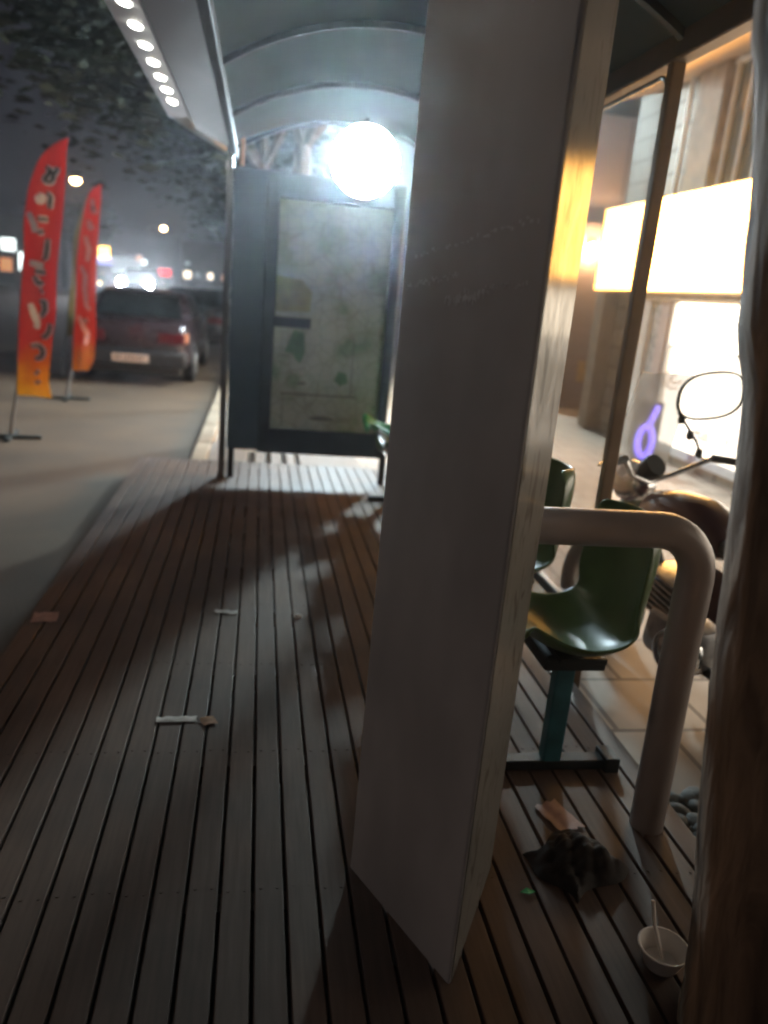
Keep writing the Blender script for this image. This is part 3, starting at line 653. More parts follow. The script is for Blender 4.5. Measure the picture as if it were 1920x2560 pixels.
# ------------------------------------------------------------------ feather flags
def interp_rows(rows, z):
    for (za,la,ra),(zb,lb,rb) in zip(rows, rows[1:]):
        if zb <= z <= za:
            t = (za-z)/(za-zb+1e-9); return la+(lb-la)*t, ra+(rb-ra)*t
    return (rows[0][1], rows[0][2]) if z > rows[0][0] else (rows[-1][1], rows[-1][2])
def flag(name_label, rows, p, strokes, m, seed, white, black, wsz, bsz, poleside, base_z=GZ):
    bx = rows[-1][1]-.02
    bx0 = bx-.05
    F = thing('feather_flag', name_label, 'flag', (bx0, p, base_z), 0, 'feather flags at the roadside')
    w = lambda x, z: p+.018*sin(9*x+5*z+seed)+.012*sin(21*x-3*z+seed*2)
    b = MB(); n = 14; rings = []
    for z, l, r_ in rows:
        rings.append([(l+(r_-l)*k/n, w(l+(r_-l)*k/n, z), z) for k in range(n+1)])
    vs = [q for g in rings for q in g]; f = []
    for i in range(len(rings)-1):
        for k in range(n):
            a = i*(n+1)+k; f.append((a, a+1, a+n+2, a+n+1))
    Z = len(vs); vs2 = [(x, y+.002, z) for x, y, z in vs]
    f2 = [tuple(i+Z for i in q[::-1]) for q in f]
    ed = [k for k in range(n+1)]+[i*(n+1)+n for i in range(1,len(rings))]+[(len(rings)-1)*(n+1)+k for k in range(n-1,-1,-1)]+[i*(n+1) for i in range(len(rings)-2,0,-1)]
    f3 = [(ed[i], ed[i]+Z, ed[(i+1) % len(ed)]+Z, ed[(i+1) % len(ed)]) for i in range(len(ed))]
    cloth = wb(b.add(vs+vs2, f+f2+f3), 'banner', m, F, 60)
    def ribbon(b, pts, hw, dy):
        P = []
        for (x0,z0),(x1,z1) in zip(pts, pts[1:]):
            k = max(2, int(sqrt((x1-x0)**2+(z1-z0)**2)/.012))
            P += [(x0+(x1-x0)*i/k, z0+(z1-z0)*i/k) for i in range(k)]
        P.append(pts[-1])
        P = [P[0]]+[((P[i-1][0]+P[i][0]+P[i+1][0])/3, (P[i-1][1]+P[i][1]+P[i+1][1])/3) for i in range(1,len(P)-1)]+[P[-1]]
        vs = []
        for i, (x, z) in enumerate(P):
            a = P[max(i-1,0)]; c = P[min(i+1,len(P)-1)]; tx, tz = c[0]-a[0], c[1]-a[1]; L = sqrt(tx*tx+tz*tz)+1e-9
            nx, nz = -tz/L, tx/L; ww = hw*(.55+.45*sin(pi*min(max((i+.6)/(len(P)+.2),0),1))**.5)
            for s in (1,-1):
                X, Zz = x+nx*ww*s, z+nz*ww*s; vs.append((X, w(X,Zz)-dy, Zz))
        b.add(vs, [(2*i, 2*i+1, 2*i+3, 2*i+2) for i in range(len(P)-1)])
    if strokes:
        wl = MB(); bl = MB()
        for i, s in enumerate(strokes):
            ribbon(wl, s, wsz, .004+.0003*i)
            if black(i): ribbon(bl, s, bsz, .012+.0003*i)
        wb(wl, 'lettering_outline', white, cloth, 0, recalc=False)
        if bl.v: wb(bl, 'lettering', M['ink'], cloth, 0, recalc=False)
    # pole follows the sleeve side, then the foot
    zb = rows[-1][0]
    side = [(l-.006 if poleside == 'L' else r_+.006, p+.02, z) for z, l, r_ in rows[::3]]
    pts = side+[(bx0+.02, p+.01, (zb+base_z)/2), (bx0, p, base_z+.03)]
    wb(MB().tube(pts, [.007]*(len(side)//2)+[.012]*(len(side)-len(side)//2)+[.018,.019], 10), 'pole', M['pole'], F, 60)
    b = MB().box((bx0+.02, p-.05, base_z+.018), (.52, .06, .03), RZ(.12), bev=.008); b.box((bx0, p, base_z+.017), (.055, .5, .028), RZ(.1), bev=.008)
    wb(b, 'cross_foot', M['black_metal'], F)
    return F
flag('nearest red feather flag with black lettering outlined in white', FLAG_A, 7.65, STROKES_A, flag_material('flag_print', .28, .78, (.66,.075,.062), (.85,.50,.06)), 1, M['pale'], lambda i: i not in (4,6,9,14), .030, .012, 'L')
flag('second red feather flag with pale pink lettering and an orange foot', FLAG_B, 10.2, STROKES_B, flag_material('flag_print_two', .10, .62, (.72,.065,.04), (.85,.42,.03)), 4, M['pinkprint'], lambda i: i >= 5, .030, .010, 'L')
olive = mat('olive_flag_print', (.24,.21,.085), .7, 0, .25, 3)
flag('olive feather flag half hidden behind the second red one', FLAG_C, 12.3, [], olive, 7, M['pale'], lambda i: False, .02, .01, 'L')

# ------------------------------------------------------------------ cars (local: x right, y forward, z up, origin on the road)
def car(label, loc, rz, paint, lights=None, group=None, plate=True, name='parked_car', cat='car', hz=.66, hr=1.0):
    c = thing(name, label, cat, loc, rz, group)
    st = [(-2.20,.70,.36,.80),(-2.13,.79,.27,.925),(-1.95,.82,.23,.955),(-1.45,.835,.22,.965),(-.9,.845,.2,.945),(.2,.85,.2,.93),(1.0,.845,.2,.93),(1.25,.835,.21,.90),(1.9,.80,.24,.83),(2.12,.74,.28,.76),(2.2,.62,.36,.66)]
    rings = []
    for y, w, zl, zt in st:
        h = zt-zl
        half = [(.0,zl),(.80,zl),(.965,zl+.10*h),(1.0,zl+.40*h),(.985,zl+.72*h),(.945,zl+.90*h),(.86,zl+.985*h),(.0,zt)]
        rings.append([(x*w, y, z) for x, z in half[1:]]+[(-x*w, y, z) for x, z in half[::-1][1:-1]])
    MB().loft(rings).build('body', paint, c, 50)
    # greenhouse
    g = []
    for t, (yr, yf, w, z) in enumerate(((-1.42,1.02,.775,.925),(-1.18,.72,.735,1.10),(-.86,.36,.665,1.29),(-.70,.22,.625,1.335),(-.5,.05,.50,1.355))):
        r_ = .10
        g.append([(-w+r_,yr,z),(w-r_,yr,z),(w,yr+r_*1.3,z),(w,yf-r_*1.3,z),(w-r_,yf,z),(-w+r_,yf,z),(-w,yf-r_*1.3,z),(-w,yr+r_*1.3,z)])
    MB().loft(g).build('roof', paint, c, 40)
    def quad(P, name, m, nrm, th=.012, par=c):
        nn = Vector(nrm).normalized()*th; b = MB(); P = [Vector(p) for p in P]
        b.add([p+nn*.5 for p in P]+[p-nn for p in P], [(0,1,2,3),(7,6,5,4),(0,4,5,1),(1,5,6,2),(2,6,7,3),(3,7,4,0)])
        return b.build(name, m, par, 0)
    quad([(-.64,-1.405,.96),(.64,-1.405,.96),(.54,-.885,1.275),(-.54,-.885,1.275)], 'rear_window', M['carglass'], (0,-.55,.83), .014)
    quad([(-.64,.985,.96),(-.54,.375,1.275),(.54,.375,1.275),(.64,.985,.96)], 'windscreen', M['carglass'], (0,.45,.9), .014)
    for s in (1,-1):
        quad([(s*.777,-1.12,.965),(s*.777,-.30,.965),(s*.672,-.33,1.29),(s*.675,-.80,1.285)], 'side_window', M['carglass'], (s,0,.27))
        quad([(s*.777,-.22,.965),(s*.777,.80,.965),(s*.672,.30,1.29),(s*.672,-.25,1.29)], 'side_window', M['carglass'], (s,0,.27))
        b = MB().box((s*.90,.72,.98), (.16,.09,.11), bev=.03); b.box((s*.82,.75,.96), (.1,.03,.03)); b.build('wing_mirror', M['trimblack'], c)
        for y in (.12,-.78):
            MB().box((s*.848,y,.80), (.02,.15,.03), bev=.008).build('door_handle', M['trimblack'], c)
        b = MB()
        b.box((s*.852,-.15,.52), (.018,1.7,.06), bev=.006); b.build('side_strip', M['trimblack'], c)
        for y in (-1.30,1.32):
            Mx = RY(pi/2); ty = MB().lathe([(.17,-.085),(.26,-.09),(.295,-.07),(.30,0),(.295,.07),(.26,.09),(.17,.085)], (s*.765,y,.30), 28, Mx)
            b = MB().lathe([(.335,-.02),(.345,.0),(.30,.02),(.0,.02),(.0,-.02)], (s*.822,y,.33), 28, Mx); b.build('wheel_arch', M['trimblack'], c)
            tw = ty.build('wheel', M['rubber'], c, 40)
            b = MB().lathe([(.0,.0),(.06,.01),(.10,.005),(.155,.02),(.18,.0),(.18,-.05),(.0,-.05)], (s*.852,y,.30), 24, Mx if s > 0 else RY(-pi/2)); b.build('rim', M['castal'], tw, 30)
    # bumpers, boot line, lamps, plate
    b = MB().box((0,-2.17,.40), (1.58,.20,.24), bev=.06); b.box((0,-2.12,.23), (1.40,.16,.14), bev=.04); b.build('rear_bumper', M['trimblack'], c)
    b = MB().box((0,2.14,.42), (1.52,.18,.22), bev=.06); b.build('front_bumper', M['trimblack'], c)
    MB().box((0,-2.195,.545), (1.30,.03,.02), bev=.006).build('boot_seam', M['trimblack'], c)
    MB().box((0,-2.02,.965), (1.2,.10,.02), bev=.008).build('boot_lip', paint, c)
    for s in (1,-1):
        MB().box((s*.56,-2.165,.70), (.40,.09,.17), bev=.03).build('tail_light', M['taillight'], c)
        MB().box((s*.765,-2.11,.72), (.09,.13,.16), bev=.03).build('indicator', M['amber'], c)
        hl = MB().lathe([(.0,.02),(.08*hr,.015),(.10*hr,.0),(.10*hr,-.06),(.0,-.06)], (s*.60,2.16,hz), 20, RX(-pi/2)); hl.build('headlight', lights or M['castal'], c, 30)
    if plate:
        pl = MB().box((.0,-2.283,.40), (.52,.016,.115), bev=.004).build('number_plate', M['plate'], c)
        # blurred row of digits: short upright strokes
        b = MB(); rr = random.Random(3); x = -.20
        for i in range(8):
            wd = rr.uniform(.022,.040)
            if i == 2: b.tube([(x,-2.2935,.385),(x+.02,-2.2935,.38),(x+.045,-2.2935,.39),(x+.05,-2.2935,.42)], .005, 5)
            else:
                b.box((x,-2.2925,.40), (.009,.003,.066)); 
                if i % 2: b.box((x+wd*.5,-2.2925,.428), (wd,.0036,.009))
                else: b.tube([(x,-2.2935,.43),(x+wd,-2.2935,.425),(x+wd,-2.2935,.40),(x,-2.2935,.40)], .004, 5)
            x += .052
        b.build('digits', M['ink'], pl, 0)
    return c
car('plum coloured saloon parked at the kerb, seen from behind, with a pale number plate', (-1.84, 14.1, GZ), radians(0.0), M['plum'], group='cars along the road')
car('dark glossy saloon parked beyond the plum coloured one', (-1.55, 20.6, GZ), 0, M['darkcar'], group='cars along the road')
suv = car('car driving towards the deck with dazzling white headlights', (-6.75, 47.6, GZ), pi, M['darkcar'], M['headlamp'], 'cars along the road', False, 'oncoming_car', hz=.76, hr=1.5)
suv.scale = (1.2, 1.2, 1.36)
car('oncoming car with warm dim headlights behind the second red flag', (-10.3, 53, GZ), pi, M['darkcar'], M['warmhead'], 'cars along the road', False, 'oncoming_car', hz=.80)
car('pale saloon parked farthest down the kerb', (-1.6, 29.5, GZ), 0, M['whitecar'], group='cars along the road')

# ------------------------------------------------------------------ motorcycle (local: y forward, x right, z up)
def motorcycle(label, loc, rz):
    c = thing('motorcycle', label, 'motorcycle', loc, rz)
    for y, R in ((-.62,.29),(.66,.29)):
        w = MB().torus(R-.045, .045, (0,y,R), RY(pi/2), 36, 12).build('wheel', M['rubber'], c, 50)
        b = MB().torus(R-.085, .016, (0,y,R), RY(pi/2), 32, 8, 1.6)
        for k in range(18):
            a = 2*pi*k/18; b.tube([(.02*(-1)**k,y+.03*cos(a+.4),R+.03*sin(a+.4)),(0,y+(R-.09)*cos(a),R+(R-.09)*sin(a))], .003, 5)
        b.lathe([(.0,-.07),(.04,-.07),(.04,.07),(.0,.07)], (0,y,R), 16, RY(pi/2)); b.build('rim', M['chrome'], w, 40)
        fz = [(y+ (R+.035)*cos(a), R+(R+.035)*sin(a)) for a in [radians(30+12*k) for k in range(11)]]
        MB().loft([[(-.06,q[0],q[1]-.02),(-.045,q[0],q[1]+.01),(0,q[0],q[1]+.022),(.045,q[0],q[1]+.01),(.06,q[0],q[1]-.02),(.04,q[0],q[1]-.004),(-.04,q[0],q[1]-.004)] for q in fz]).build('mudguard', M['maroon'] if y > 0 else M['black_metal'], c, 50)
    f = MB(); f.tube([(0,.44,.72),(0,.30,.52),(0,.20,.22),(0,-.10,.20),(0,-.22,.34)], .022, 10); f.tube([(0,.46,.76),(0,.1,.72),(0,-.35,.66),(0,-.80,.70)], .02, 10)
    for s in (1,-1): f.tube([(s*.06,-.22,.34),(s*.10,-.62,.29)], .018, 8)
    f.build('frame', M['black_metal'], c, 50)
    for s in (1,-1):
        b = MB().tube([(s*.085,.47,.78),(s*.085,.53,.62),(s*.085,.66,.29)], [.018,.022,.024], 12); b.build('fork', M['chrome'], c, 50)
        b = MB().tube([(s*.105,-.42,.62),(s*.11,-.60,.33)], [.02,.022], 10)
        for k in range(8): b.torus(.030,.006,(s*(.1055+.0006*k),-.44-.018*k,.59-.029*k), RX(-.55), 16, 6)
        b.build('shock_absorber', M['chrome'], c, 50)
    e = MB(); e.box((0,.10,.30), (.24,.30,.22), RX(.1), bev=.05); e.box((0,.22,.44), (.16,.15,.18), RX(.3), bev=.03)
    for k in range(7): e.box((0,.20+.004*k,.37+.028*k), (.21,.19,.010), RX(.25), bev=.004)
    e.build('engine', M['castal'], c, 40)
    for s in (1,-1):
        b = MB().lathe([(.0,.03),(.06,.028),(.095,.015),(.105,-.01),(.105,-.05),(.0,-.05)], (s*.125,.04,.28), 24, RY(s*pi/2)); b.torus(.085,.008,(s*.15,.04,.28), RY(pi/2), 28, 8); b.build('crankcase_cover', M['chrome'], c, 40)
    b = MB().tube([(.10,.30,.42),(.13,.36,.34),(.14,.30,.20),(.15,.05,.17),(.16,-.20,.20)], .02, 12); b.build('exhaust_pipe', M['chrome'], c, 60)
    b = MB().tube([(.16,-.18,.20),(.165,-.24,.215),(.17,-.30,.24),(.18,-.62,.36),(.185,-.78,.42),(.185,-.80,.425)], [.022,.042,.05,.052,.045,.02], 18); b.build('muffler', M['castal'], c, 60)
    # tank, side panels, seat
    rings = []
    for y, w, zl, zt in ((-.06,.09,.70,.78),(.0,.13,.68,.84),(.12,.155,.67,.895),(.26,.16,.67,.90),(.38,.13,.70,.87),(.44,.07,.74,.81)):
        rings.append([(w*cos(a), y, (zl+zt)/2+(zt-zl)/2*sin(a)*(1 if abs(sin(a)) < .99 else .97)) for a in [2*pi*k/18 for k in range(18)]])
    MB().loft(rings).build('fuel_tank', M['maroon'], c, 60)
    for s in (1,-1):
        MB().box((s*.115,-.20,.56), (.025,.34,.20), RX(.15), bev=.012).build('side_panel', M['maroon'], c)
    rings = []
    for y, w, zl, zt in ((-.86,.09,.80,.86),(-.78,.12,.76,.88),(-.55,.13,.73,.86),(-.28,.135,.72,.82),(-.10,.12,.71,.80),(-.03,.09,.71,.79)):
        rings.append([(w*cos(a), y, (zl+zt)/2+(zt-zl)/2*(abs(sin(a))**.6)*(1 if sin(a) > 0 else -1)) for a in [2*pi*k/18 for k in range(18)]])
    MB().loft(rings).build('seat', M['seatvinyl'], c, 60)
    MB().box((0,-.93,.78), (.14,.07,.09), bev=.02).build('tail_light', M['taillight'], c)
    MB().box((0,-.74,.885), (.34,.30,.016), bev=.006).build('luggage_rack', M['black_metal'], c)
    hb = MB().tube([(-.36,.34,1.00),(-.25,.38,1.01),(-.12,.46,.92),(0,.48,.88),(.12,.46,.92),(.25,.38,1.01),(.36,.34,1.00)], .012, 10); h = hb.build('handlebar', M['chrome'], c, 60)
    for s in (1,-1):
        MB().tube([(s*.245,.382,1.01),(s*.36,.34,1.0),(s*.375,.334,.999)], .018, 10).build('grip', M['rubber'], h, 50)
        MB().tube([(s*.23,.44,1.0),(s*.30,.44,.99),(s*.38,.38,.985)], .006, 8).build('lever', M['chrome'], h, 50)
    hd = MB().lathe([(.0,.02),(.075,.012),(.095,.0),(.09,-.06),(.05,-.12),(.0,-.13)], (0,.60,.86), 24, RX(-pi/2)); hd.build('headlight', M['chrome'], c, 50)
    MB().lathe([(.0,.012),(.05,.012),(.055,.0),(.05,-.05),(.0,-.05)], (0,.46,.96), 20, RX(.9)).build('speedometer', M['black_metal'], c, 40)
    return c, h
moto, hbar = motorcycle('maroon motorcycle parked between the shelter and the bright shop', (1.86, 2.65, PZ), radians(15))
def mirror(s, c, wide, tall, tilt):
    """oval mirror: rim, glass and a stem with rubber nubs; local to the motorcycle"""
    n = 40; c = Vector(c)
    def outline(k, g=1.0):
        a = 2*pi*k/n; ex = 2/2.6
        x = wide/2*(abs(cos(a))**ex)*(1 if cos(a) >= 0 else -1); z = tall/2*(abs(sin(a))**ex)*(1 if sin(a) >= 0 else -1)
        return Vector((x*g, 0, z*g + .10*x*g))
    R3 = RZ(tilt)
    rim = MB(); loop = [outline(k) for k in range(n)]
    rings = []
    for k in range(n):
        p = loop[k]; d = p.normalized()
        rings.append([c+R3 @ (p + d*.006*cos(b_)+Vector((0,.010*sin(b_),0))) for b_ in [2*pi*j/8 for j in range(8)]])
    rings.append(rings[0]); rim.loft(rings, True, False)
    back = [[c+R3 @ (outline(k, g)+Vector((0,y,0))) for k in range(n)] for g, y in ((1.0,.006),(.93,.022),(.6,.034),(.2,.038))]
    rim.loft(back)
    r_ = rim.build('mirror_shell', M['black_metal'], hbar, 60)
    MB().add([c+R3 @ (outline(k,.985)+Vector((0,-.001,0))) for k in range(n)], [tuple(range(n))]).build('mirror_glass', M['mirror'], hbar, 0)
    q = Vector((s*.20,.40,1.01)); e = c+R3 @ outline(int(n*.62), .97)+Vector((0,.02,0))
    b = MB().tube([q, q.lerp(e,.3)+Vector((0,-.01,.01)), q.lerp(e,.7)+Vector((0,-.012,0)), e], .006, 8)
    for t in (.1,.5,.85):
        p = q.lerp(e, t); b.lathe([(.0,-.022),(.014,-.018),(.017,.0),(.013,.018),(.0,.022)], p, 12)
    b.build('mirror_stem', M['black_metal'], hbar, 50)
ms_, ns_, bs_ = base('hazy_windscreen'); setp(bs_, Base_Color=(.72,.70,.68,1), Roughness=.35)
tr_ = ns_.nodes.new('ShaderNodeBsdfTransparent'); mx_ = ns_.nodes.new('ShaderNodeMixShader'); mx_.inputs[0].default_value = .62
ns_.links.new(bs_.outputs[0], mx_.inputs[1]); ns_.links.new(tr_.outputs[0], mx_.inputs[2]); ns_.links.new(mx_.outputs[0], ns_.nodes['Material Output'].inputs['Surface'])
ws = MB(); ws.loft([[(x*(1-.12*t), .60-.10*t-.9*x*x, .90+.46*t) for x in [-.17+.034*i for i in range(11)]]+[(x*(1-.12*t), .605-.10*t-.9*x*x, .90+.46*t) for x in [.17-.034*i for i in range(11)]] for t in (0,.25,.5,.75,1)])
ws.build('windscreen', ms_, moto, 40)
mm_, nt_, bb_ = base('mirror_silver'); setp(bb_, Base_Color=(.9,.9,.88,1), Metallic=1, Roughness=.03); M['mirror'] = mm_
mirror(1, (.175,.385,1.285), .35, .20, radians(-4))

# small thing propped against the mesh wall: a cloth bundle with a bare wooden end
t = thing('wrapped_bundle', 'grey green cloth bundle with a pale wooden end beside the motorcycle', 'bundle', (1.90, 3.46, PZ))
wb(MB().tube([(1.86,3.50,PZ),(1.87,3.49,.2),(1.89,3.48,.5),(1.905,3.47,.60),(1.92,3.46,.655)], [.10,.11,.095,.075,.03], 14), 'cloth', M['greencloth'], t, 60)
wb(MB().tube([(1.96,3.40,.36),(1.955,3.41,.52),(1.95,3.42,.645)], [.022,.022,.02], 10), 'wooden_end', M['woodtip'], t, 60)

# ------------------------------------------------------------------ shop on the right
QF = 4.74
SH = thing('shop_building', 'tan stone shop with a dazzling lit sign and a bright glass front', 'shop', (6.5, 7, PZ))
wb(MB().box((QF+2.2, 3.21, 2.1), (4.4, 14.42, 4.46)), 'wall', M['facade'], SH, 0)
cp = [(4.0,3.89),(4.0,4.33),(4.76,4.36),(4.738,4.10)]
b = MB(); b.loft([[(x, y, z) for x, z in cp] for y in (-3.5, 9.75)]); wb(b, 'canopy', M['soffit'], SH)

wb(MB().box((QF-.07, 8.47, 3.46), (.14, .52, 1.25), bev=.01), 'pillar', M['pillar'], SH)
win = wb(MB().box((QF-.012, 6.9, 3.38), (.02, 2.5, 1.42)), 'upper_window', M['greyglass'], SH, 0)
for y in (8.12, 7.83, 7.52, 7.2, 6.7, 6.2):
    wb(MB().box((QF-.05, y, 3.38), (.05, .035, 1.42), bev=.006), 'window_bar', M['whiteframe'], win)
for z in (2.83, 4.04):
    wb(MB().box((QF-.03, 6.95, z), (.07, 2.5, .05), bev=.006), 'window_bar', M['whiteframe'], win)
wb(MB().tube([(QF-.07,9.0,2.85),(QF-.07,9.0,4.09)], .03, 10), 'downpipe', M['whiteframe'], SH)
sg = MB().box((QF-.16, 8.15, 2.27), (.24, 4.35, 1.06), bev=.02); sgo = wb(sg, 'sign_box', M['soffit'], SH)
wb(MB().box((QF-.287, 8.15, 2.27), (.014, 4.29, 1.00)), 'sign_face', M['sign'], sgo, 0)
wb(MB().box((QF-.10, 7.9, 1.695), (.16, 3.4, .06), bev=.01), 'lintel', M['pillar'], SH)
gl = MB().box((QF-.02, 4.6, .56), (.02, 7.8, 1.18)); glo = wb(gl, 'glass_front', M['shopglow_low'], SH, 0)
wb(MB().box((QF-.021, 4.6, 1.42), (.02, 7.8, .46)), 'transom_glass', M['shopglow'], glo, 0)
wb(MB().box((QF-.045, 4.6, 1.17), (.05, 7.8, .028), bev=.006), 'transom_bar', M['whiteframe'], glo)
for y in (8.50, 6.35, 4.5, 2.6, .72):
    wb(MB().box((QF-.05, y, .80), (.06, .05, 1.70), bev=.006), 'mullion', M['whiteframe'], glo)
wb(MB().box((QF-.045, 4.6, .03), (.06, 7.8, .10), bev=.006), 'threshold', M['whiteframe'], glo)
wb(MB().box((QF-.05, 9.14, .78), (.09, .20, 1.80), bev=.008), 'white_jamb', M['whiteframe'], SH)
wb(MB().box((QF-.03, 8.90, .78), (.05, .20, 1.80), bev=.004), 'notice_strip', M['speckle'], SH)
wb(MB().box((QF-.05, 8.66, .78), (.10, .18, 1.80), bev=.008), 'door_jamb', mat('pinkish_jamb', (.52,.42,.38), .6, 0, .08, 4), SH)
wb(MB().box((QF-.10, 10.28, 1.1), (.20, .26, 2.4), bev=.01), 'corner_post', M['pillar'], SH)
# lettering on the glass
def text_mesh(name, body, size, m, parent, loc, rot, ext=.003):
    cu = bpy.data.curves.new(name, 'FONT'); cu.body = body; cu.size = size; cu.extrude = ext; cu.align_x = 'CENTER'
    tmp = bpy.data.objects.new(name+'_tmp', cu); col.objects.link(tmp)
    dg = bpy.context.evaluated_depsgraph_get(); me = bpy.data.meshes.new_from_object(tmp.evaluated_get(dg))
    bpy.data.objects.remove(tmp)
    me.transform(Matrix.Translation(loc) @ rot.to_4x4()); me.materials.clear(); me.materials.append(m)
    o = bpy.data.objects.new(name, me); col.objects.link(o); o.parent = parent
    off = Vector((0,0,0)); p = parent
    while p is not None: off += p.location; p = p.parent
    o.location = -off
    return o
rot = Matrix(((0,0,-1),(-1,0,0),(0,1,0)))      # text x runs along -y, reads from the road
text_mesh('lettering', 'PISBLO LP', .155, mat('grey_letters', (.25,.22,.2), .6, 0, .2, 30), glo, Vector((QF-.036,7.36,.24)), rot)
lg = MB(); rr = random.Random(6)
for k, pts in enumerate(([(8.45,.86),(8.36,.93),(8.25,.92),(8.28,.85),(8.42,.80)],[(8.40,.78),(8.26,.77),(8.12,.80)],[(8.22,.98),(8.10,.99),(8.0,1.01)],[(8.46,.74),(8.34,.70),(8.20,.715)])):
    lg.tube([(QF-.036,y,z) for y, z in pts], .011, 6)
wb(lg, 'shop_emblem', mat('rust_print', (.50,.22,.10), .6, 0, .2, 30), glo)
# violet ring board on the pavement
t = thing('display_board', 'narrow charcoal board with a glowing violet loop standing at the shop door', 'display board', (4.30, 7.95, PZ))
wb(MB().box((4.30, 7.95, PZ+.36), (.04, .27, .70), RZ(1.0), bev=.01), 'board', M['signdark'], t)
lp = MB(); n = 40; Rb = RZ(1.0)
def on(y, z): return tuple(Vector((4.30,7.95,PZ+.36))+Rb @ Vector((-.028,y,z)))
lp.tube([on(.075*cos(2*pi*k/n), -.10+.17*sin(2*pi*k/n)) for k in range(n+1)], .036, 10)
lp.tube([on(-.0,.06), on(-.03,.14), on(-.055,.22), on(-.075,.31)], [.03,.032,.034,.03], 10)
wb(lp, 'neon_loop', M['purplelight'], t, 60)
wb(MB().box((4.30, 7.95, PZ+.012), (.26,.30,.022), RZ(1.0), bev=.006), 'foot', M['signdark'], t)

NB = thing('corner_building', 'pink plastered building with a closed brown shutter beyond the shop', 'building', (7.5, 16, PZ))
wb(MB().box((8.1, 17.0, 2.15), (7.2, 9.0, 4.56)), 'wall', M['plaster'], NB, 0)
wb(MB().box((6.2, 12.44, 1.36), (3.3, .10, 2.96), bev=.01), 'shutter', M['shutter'], NB)
wb(MB().box((4.52, 12.44, 1.36), (.02, .10, 2.96)), 'shutter_guide', M['darkframe'], NB)
wb(MB().tube([(5.60,12.46,4.38),(5.60,12.46,2.86)], .018, 8), 'conduit', M['shutter'], NB)
wb(MB().box((5.34, 12.38, .50), (.16, .02, .34)), 'poster', M['yellowposter'], NB)
wl = wb(MB().box((5.17, 12.36, 2.50), (.10,.10,.10), bev=.02), 'wall_lamp', M['black_metal'], NB)
wb(MB().lathe([(.0,-.05),(.04,-.04),(.055,.0),(.04,.04),(.0,.05)], (5.17, 12.28, 2.46), 16), 'bulb', M['warmbulb'], wl)
fl = wb(MB().box((4.42, 13.3, 4.45), (.12,.60,.54), RZ(.42) @ RY(.5), bev=.02), 'floodlight', M['black_metal'], NB)
Rm = RZ(.42) @ RY(-.50)
o = Vector((4.34, 13.22, 4.40))
dirn = Vector((.9,5.2,0))-o; dirn.normalize(); q = dirn.to_track_quat('Z','X').to_matrix()
b = MB().box((0,0,0), (.50,.56,.01)); 
face = b.build('lamp_face', M['flood2'], None, 0); face.parent = fl
off = Vector((0,0,0)); p = fl
while p is not None: off += p.location; p = p.parent
face.matrix_parent_inverse = Matrix.Identity(4); face.location = o+dirn*.07-off; face.rotation_euler = q.to_euler()

# ------------------------------------------------------------------ big floodlight beyond the map board
FL = thing('floodlight_pole', 'white floodlight on a black pole standing beyond the map board', 'floodlight', (1.32, 11.05, PZ))
wb(MB().tube([(1.32,11.25,PZ),(1.32,11.25,2.9),(1.32,11.2,3.1)], [.05,.045,.04], 14), 'pole', M['black_metal'], FL, 60)
o = Vector((1.29, 10.95, 3.10)); dirn = (Vector((-3.0,4.0,0))-o).normalized(); q = dirn.to_track_quat('Z','Y')
hd = MB().lathe([(.0,-.12),(.30,-.12),(.42,-.09),(.47,-.02),(.47,.01),(.455,.012),(.45,-.005),(.0,-.005)], (0,0,0), 40)
for k in range(7): hd.box((-.27+.09*k,0,-.16), (.02,.5,.09))
h = hd.build('lamp_head', M['black_metal'], FL); h.location = o-Vector(FL.location); h.rotation_euler = q.to_euler()
f_ = MB().lathe([(.0,-.003),(.448,-.003),(.448,.004),(.35,.010),(.0,.012)], (0,0,0), 40)
f_ = f_.build('lamp_face', M['flood'], h, 0)

# lamp added under the roof end, its beam making glare for the viewer
PL = thing('glare_lamp', 'added round lamp under the far end of the roof, aimed at the viewer for its glare', 'glare lamp', (.668, 5.72, 2.57))
o = Vector((.668, 5.72, 2.318)); q = (Vector((-.38,0,1.05))-o).normalized().to_track_quat('Z','Y')
hd = MB().lathe([(.0,-.07),(.12,-.07),(.20,-.05),(.238,-.01),(.240,.008),(.232,.010),(.230,-.002),(.0,-.002)], (0,0,0), 40)
h = hd.build('lamp_head', M['black_metal'], PL); h.location = o-Vector(PL.location); h.rotation_euler = q.to_euler()
MB().lathe([(.0,.0),(.228,.0),(.228,.006),(.0,.006)], (0,0,0), 40).build('lamp_face', M['glarelamp'], h, 0)
wb(MB().tube([(.668,5.76,2.60),(.668,5.77,2.45),(.668,5.765,2.33)], .010, 8), 'bracket', M['black_metal'], PL)

# ------------------------------------------------------------------ street lamps
def street_lamp(label, x, y, z, arm=1.0, bulb='sodium'):
    t = thing('street_lamp', label, 'street lamp', (x-arm, y, GZ), 0, 'orange street lamps')
    wb(MB().tube([(x-arm,y,GZ),(x-arm,y,z-.4),(x-arm+.1,y,z-.05),(x-arm+.4,y,z+.1),(x-.2,y,z+.08)], [.07,.05,.045,.04,.035], 10), 'pole', M['pole'], t, 60)
    h = wb(MB().box((x,y,z+.07), (.62,.28,.12), bev=.04), 'lamp_head', M['pole'], t)
    wb(MB().lathe([(.0,-.18),(.13,-.14),(.20,-.04),(.21,.01),(.0,.01)], (x,y,z), 18), 'lamp_glass', M[bulb], h, 60)
street_lamp('warm white street lamp over the road beside the shelter', -8.45, 5, 5.3, 1.2, 'streetwhite')
street_lamp('added unseen lamp behind the viewer, lighting the near trunk', -4.6, -7.5, 5.4, 1.2, 'rearfill')  # added out of view to light the trunk's near side
street_lamp('nearer orange street lamp above the second red flag', -8.62, 40, 5.3, 1.2)
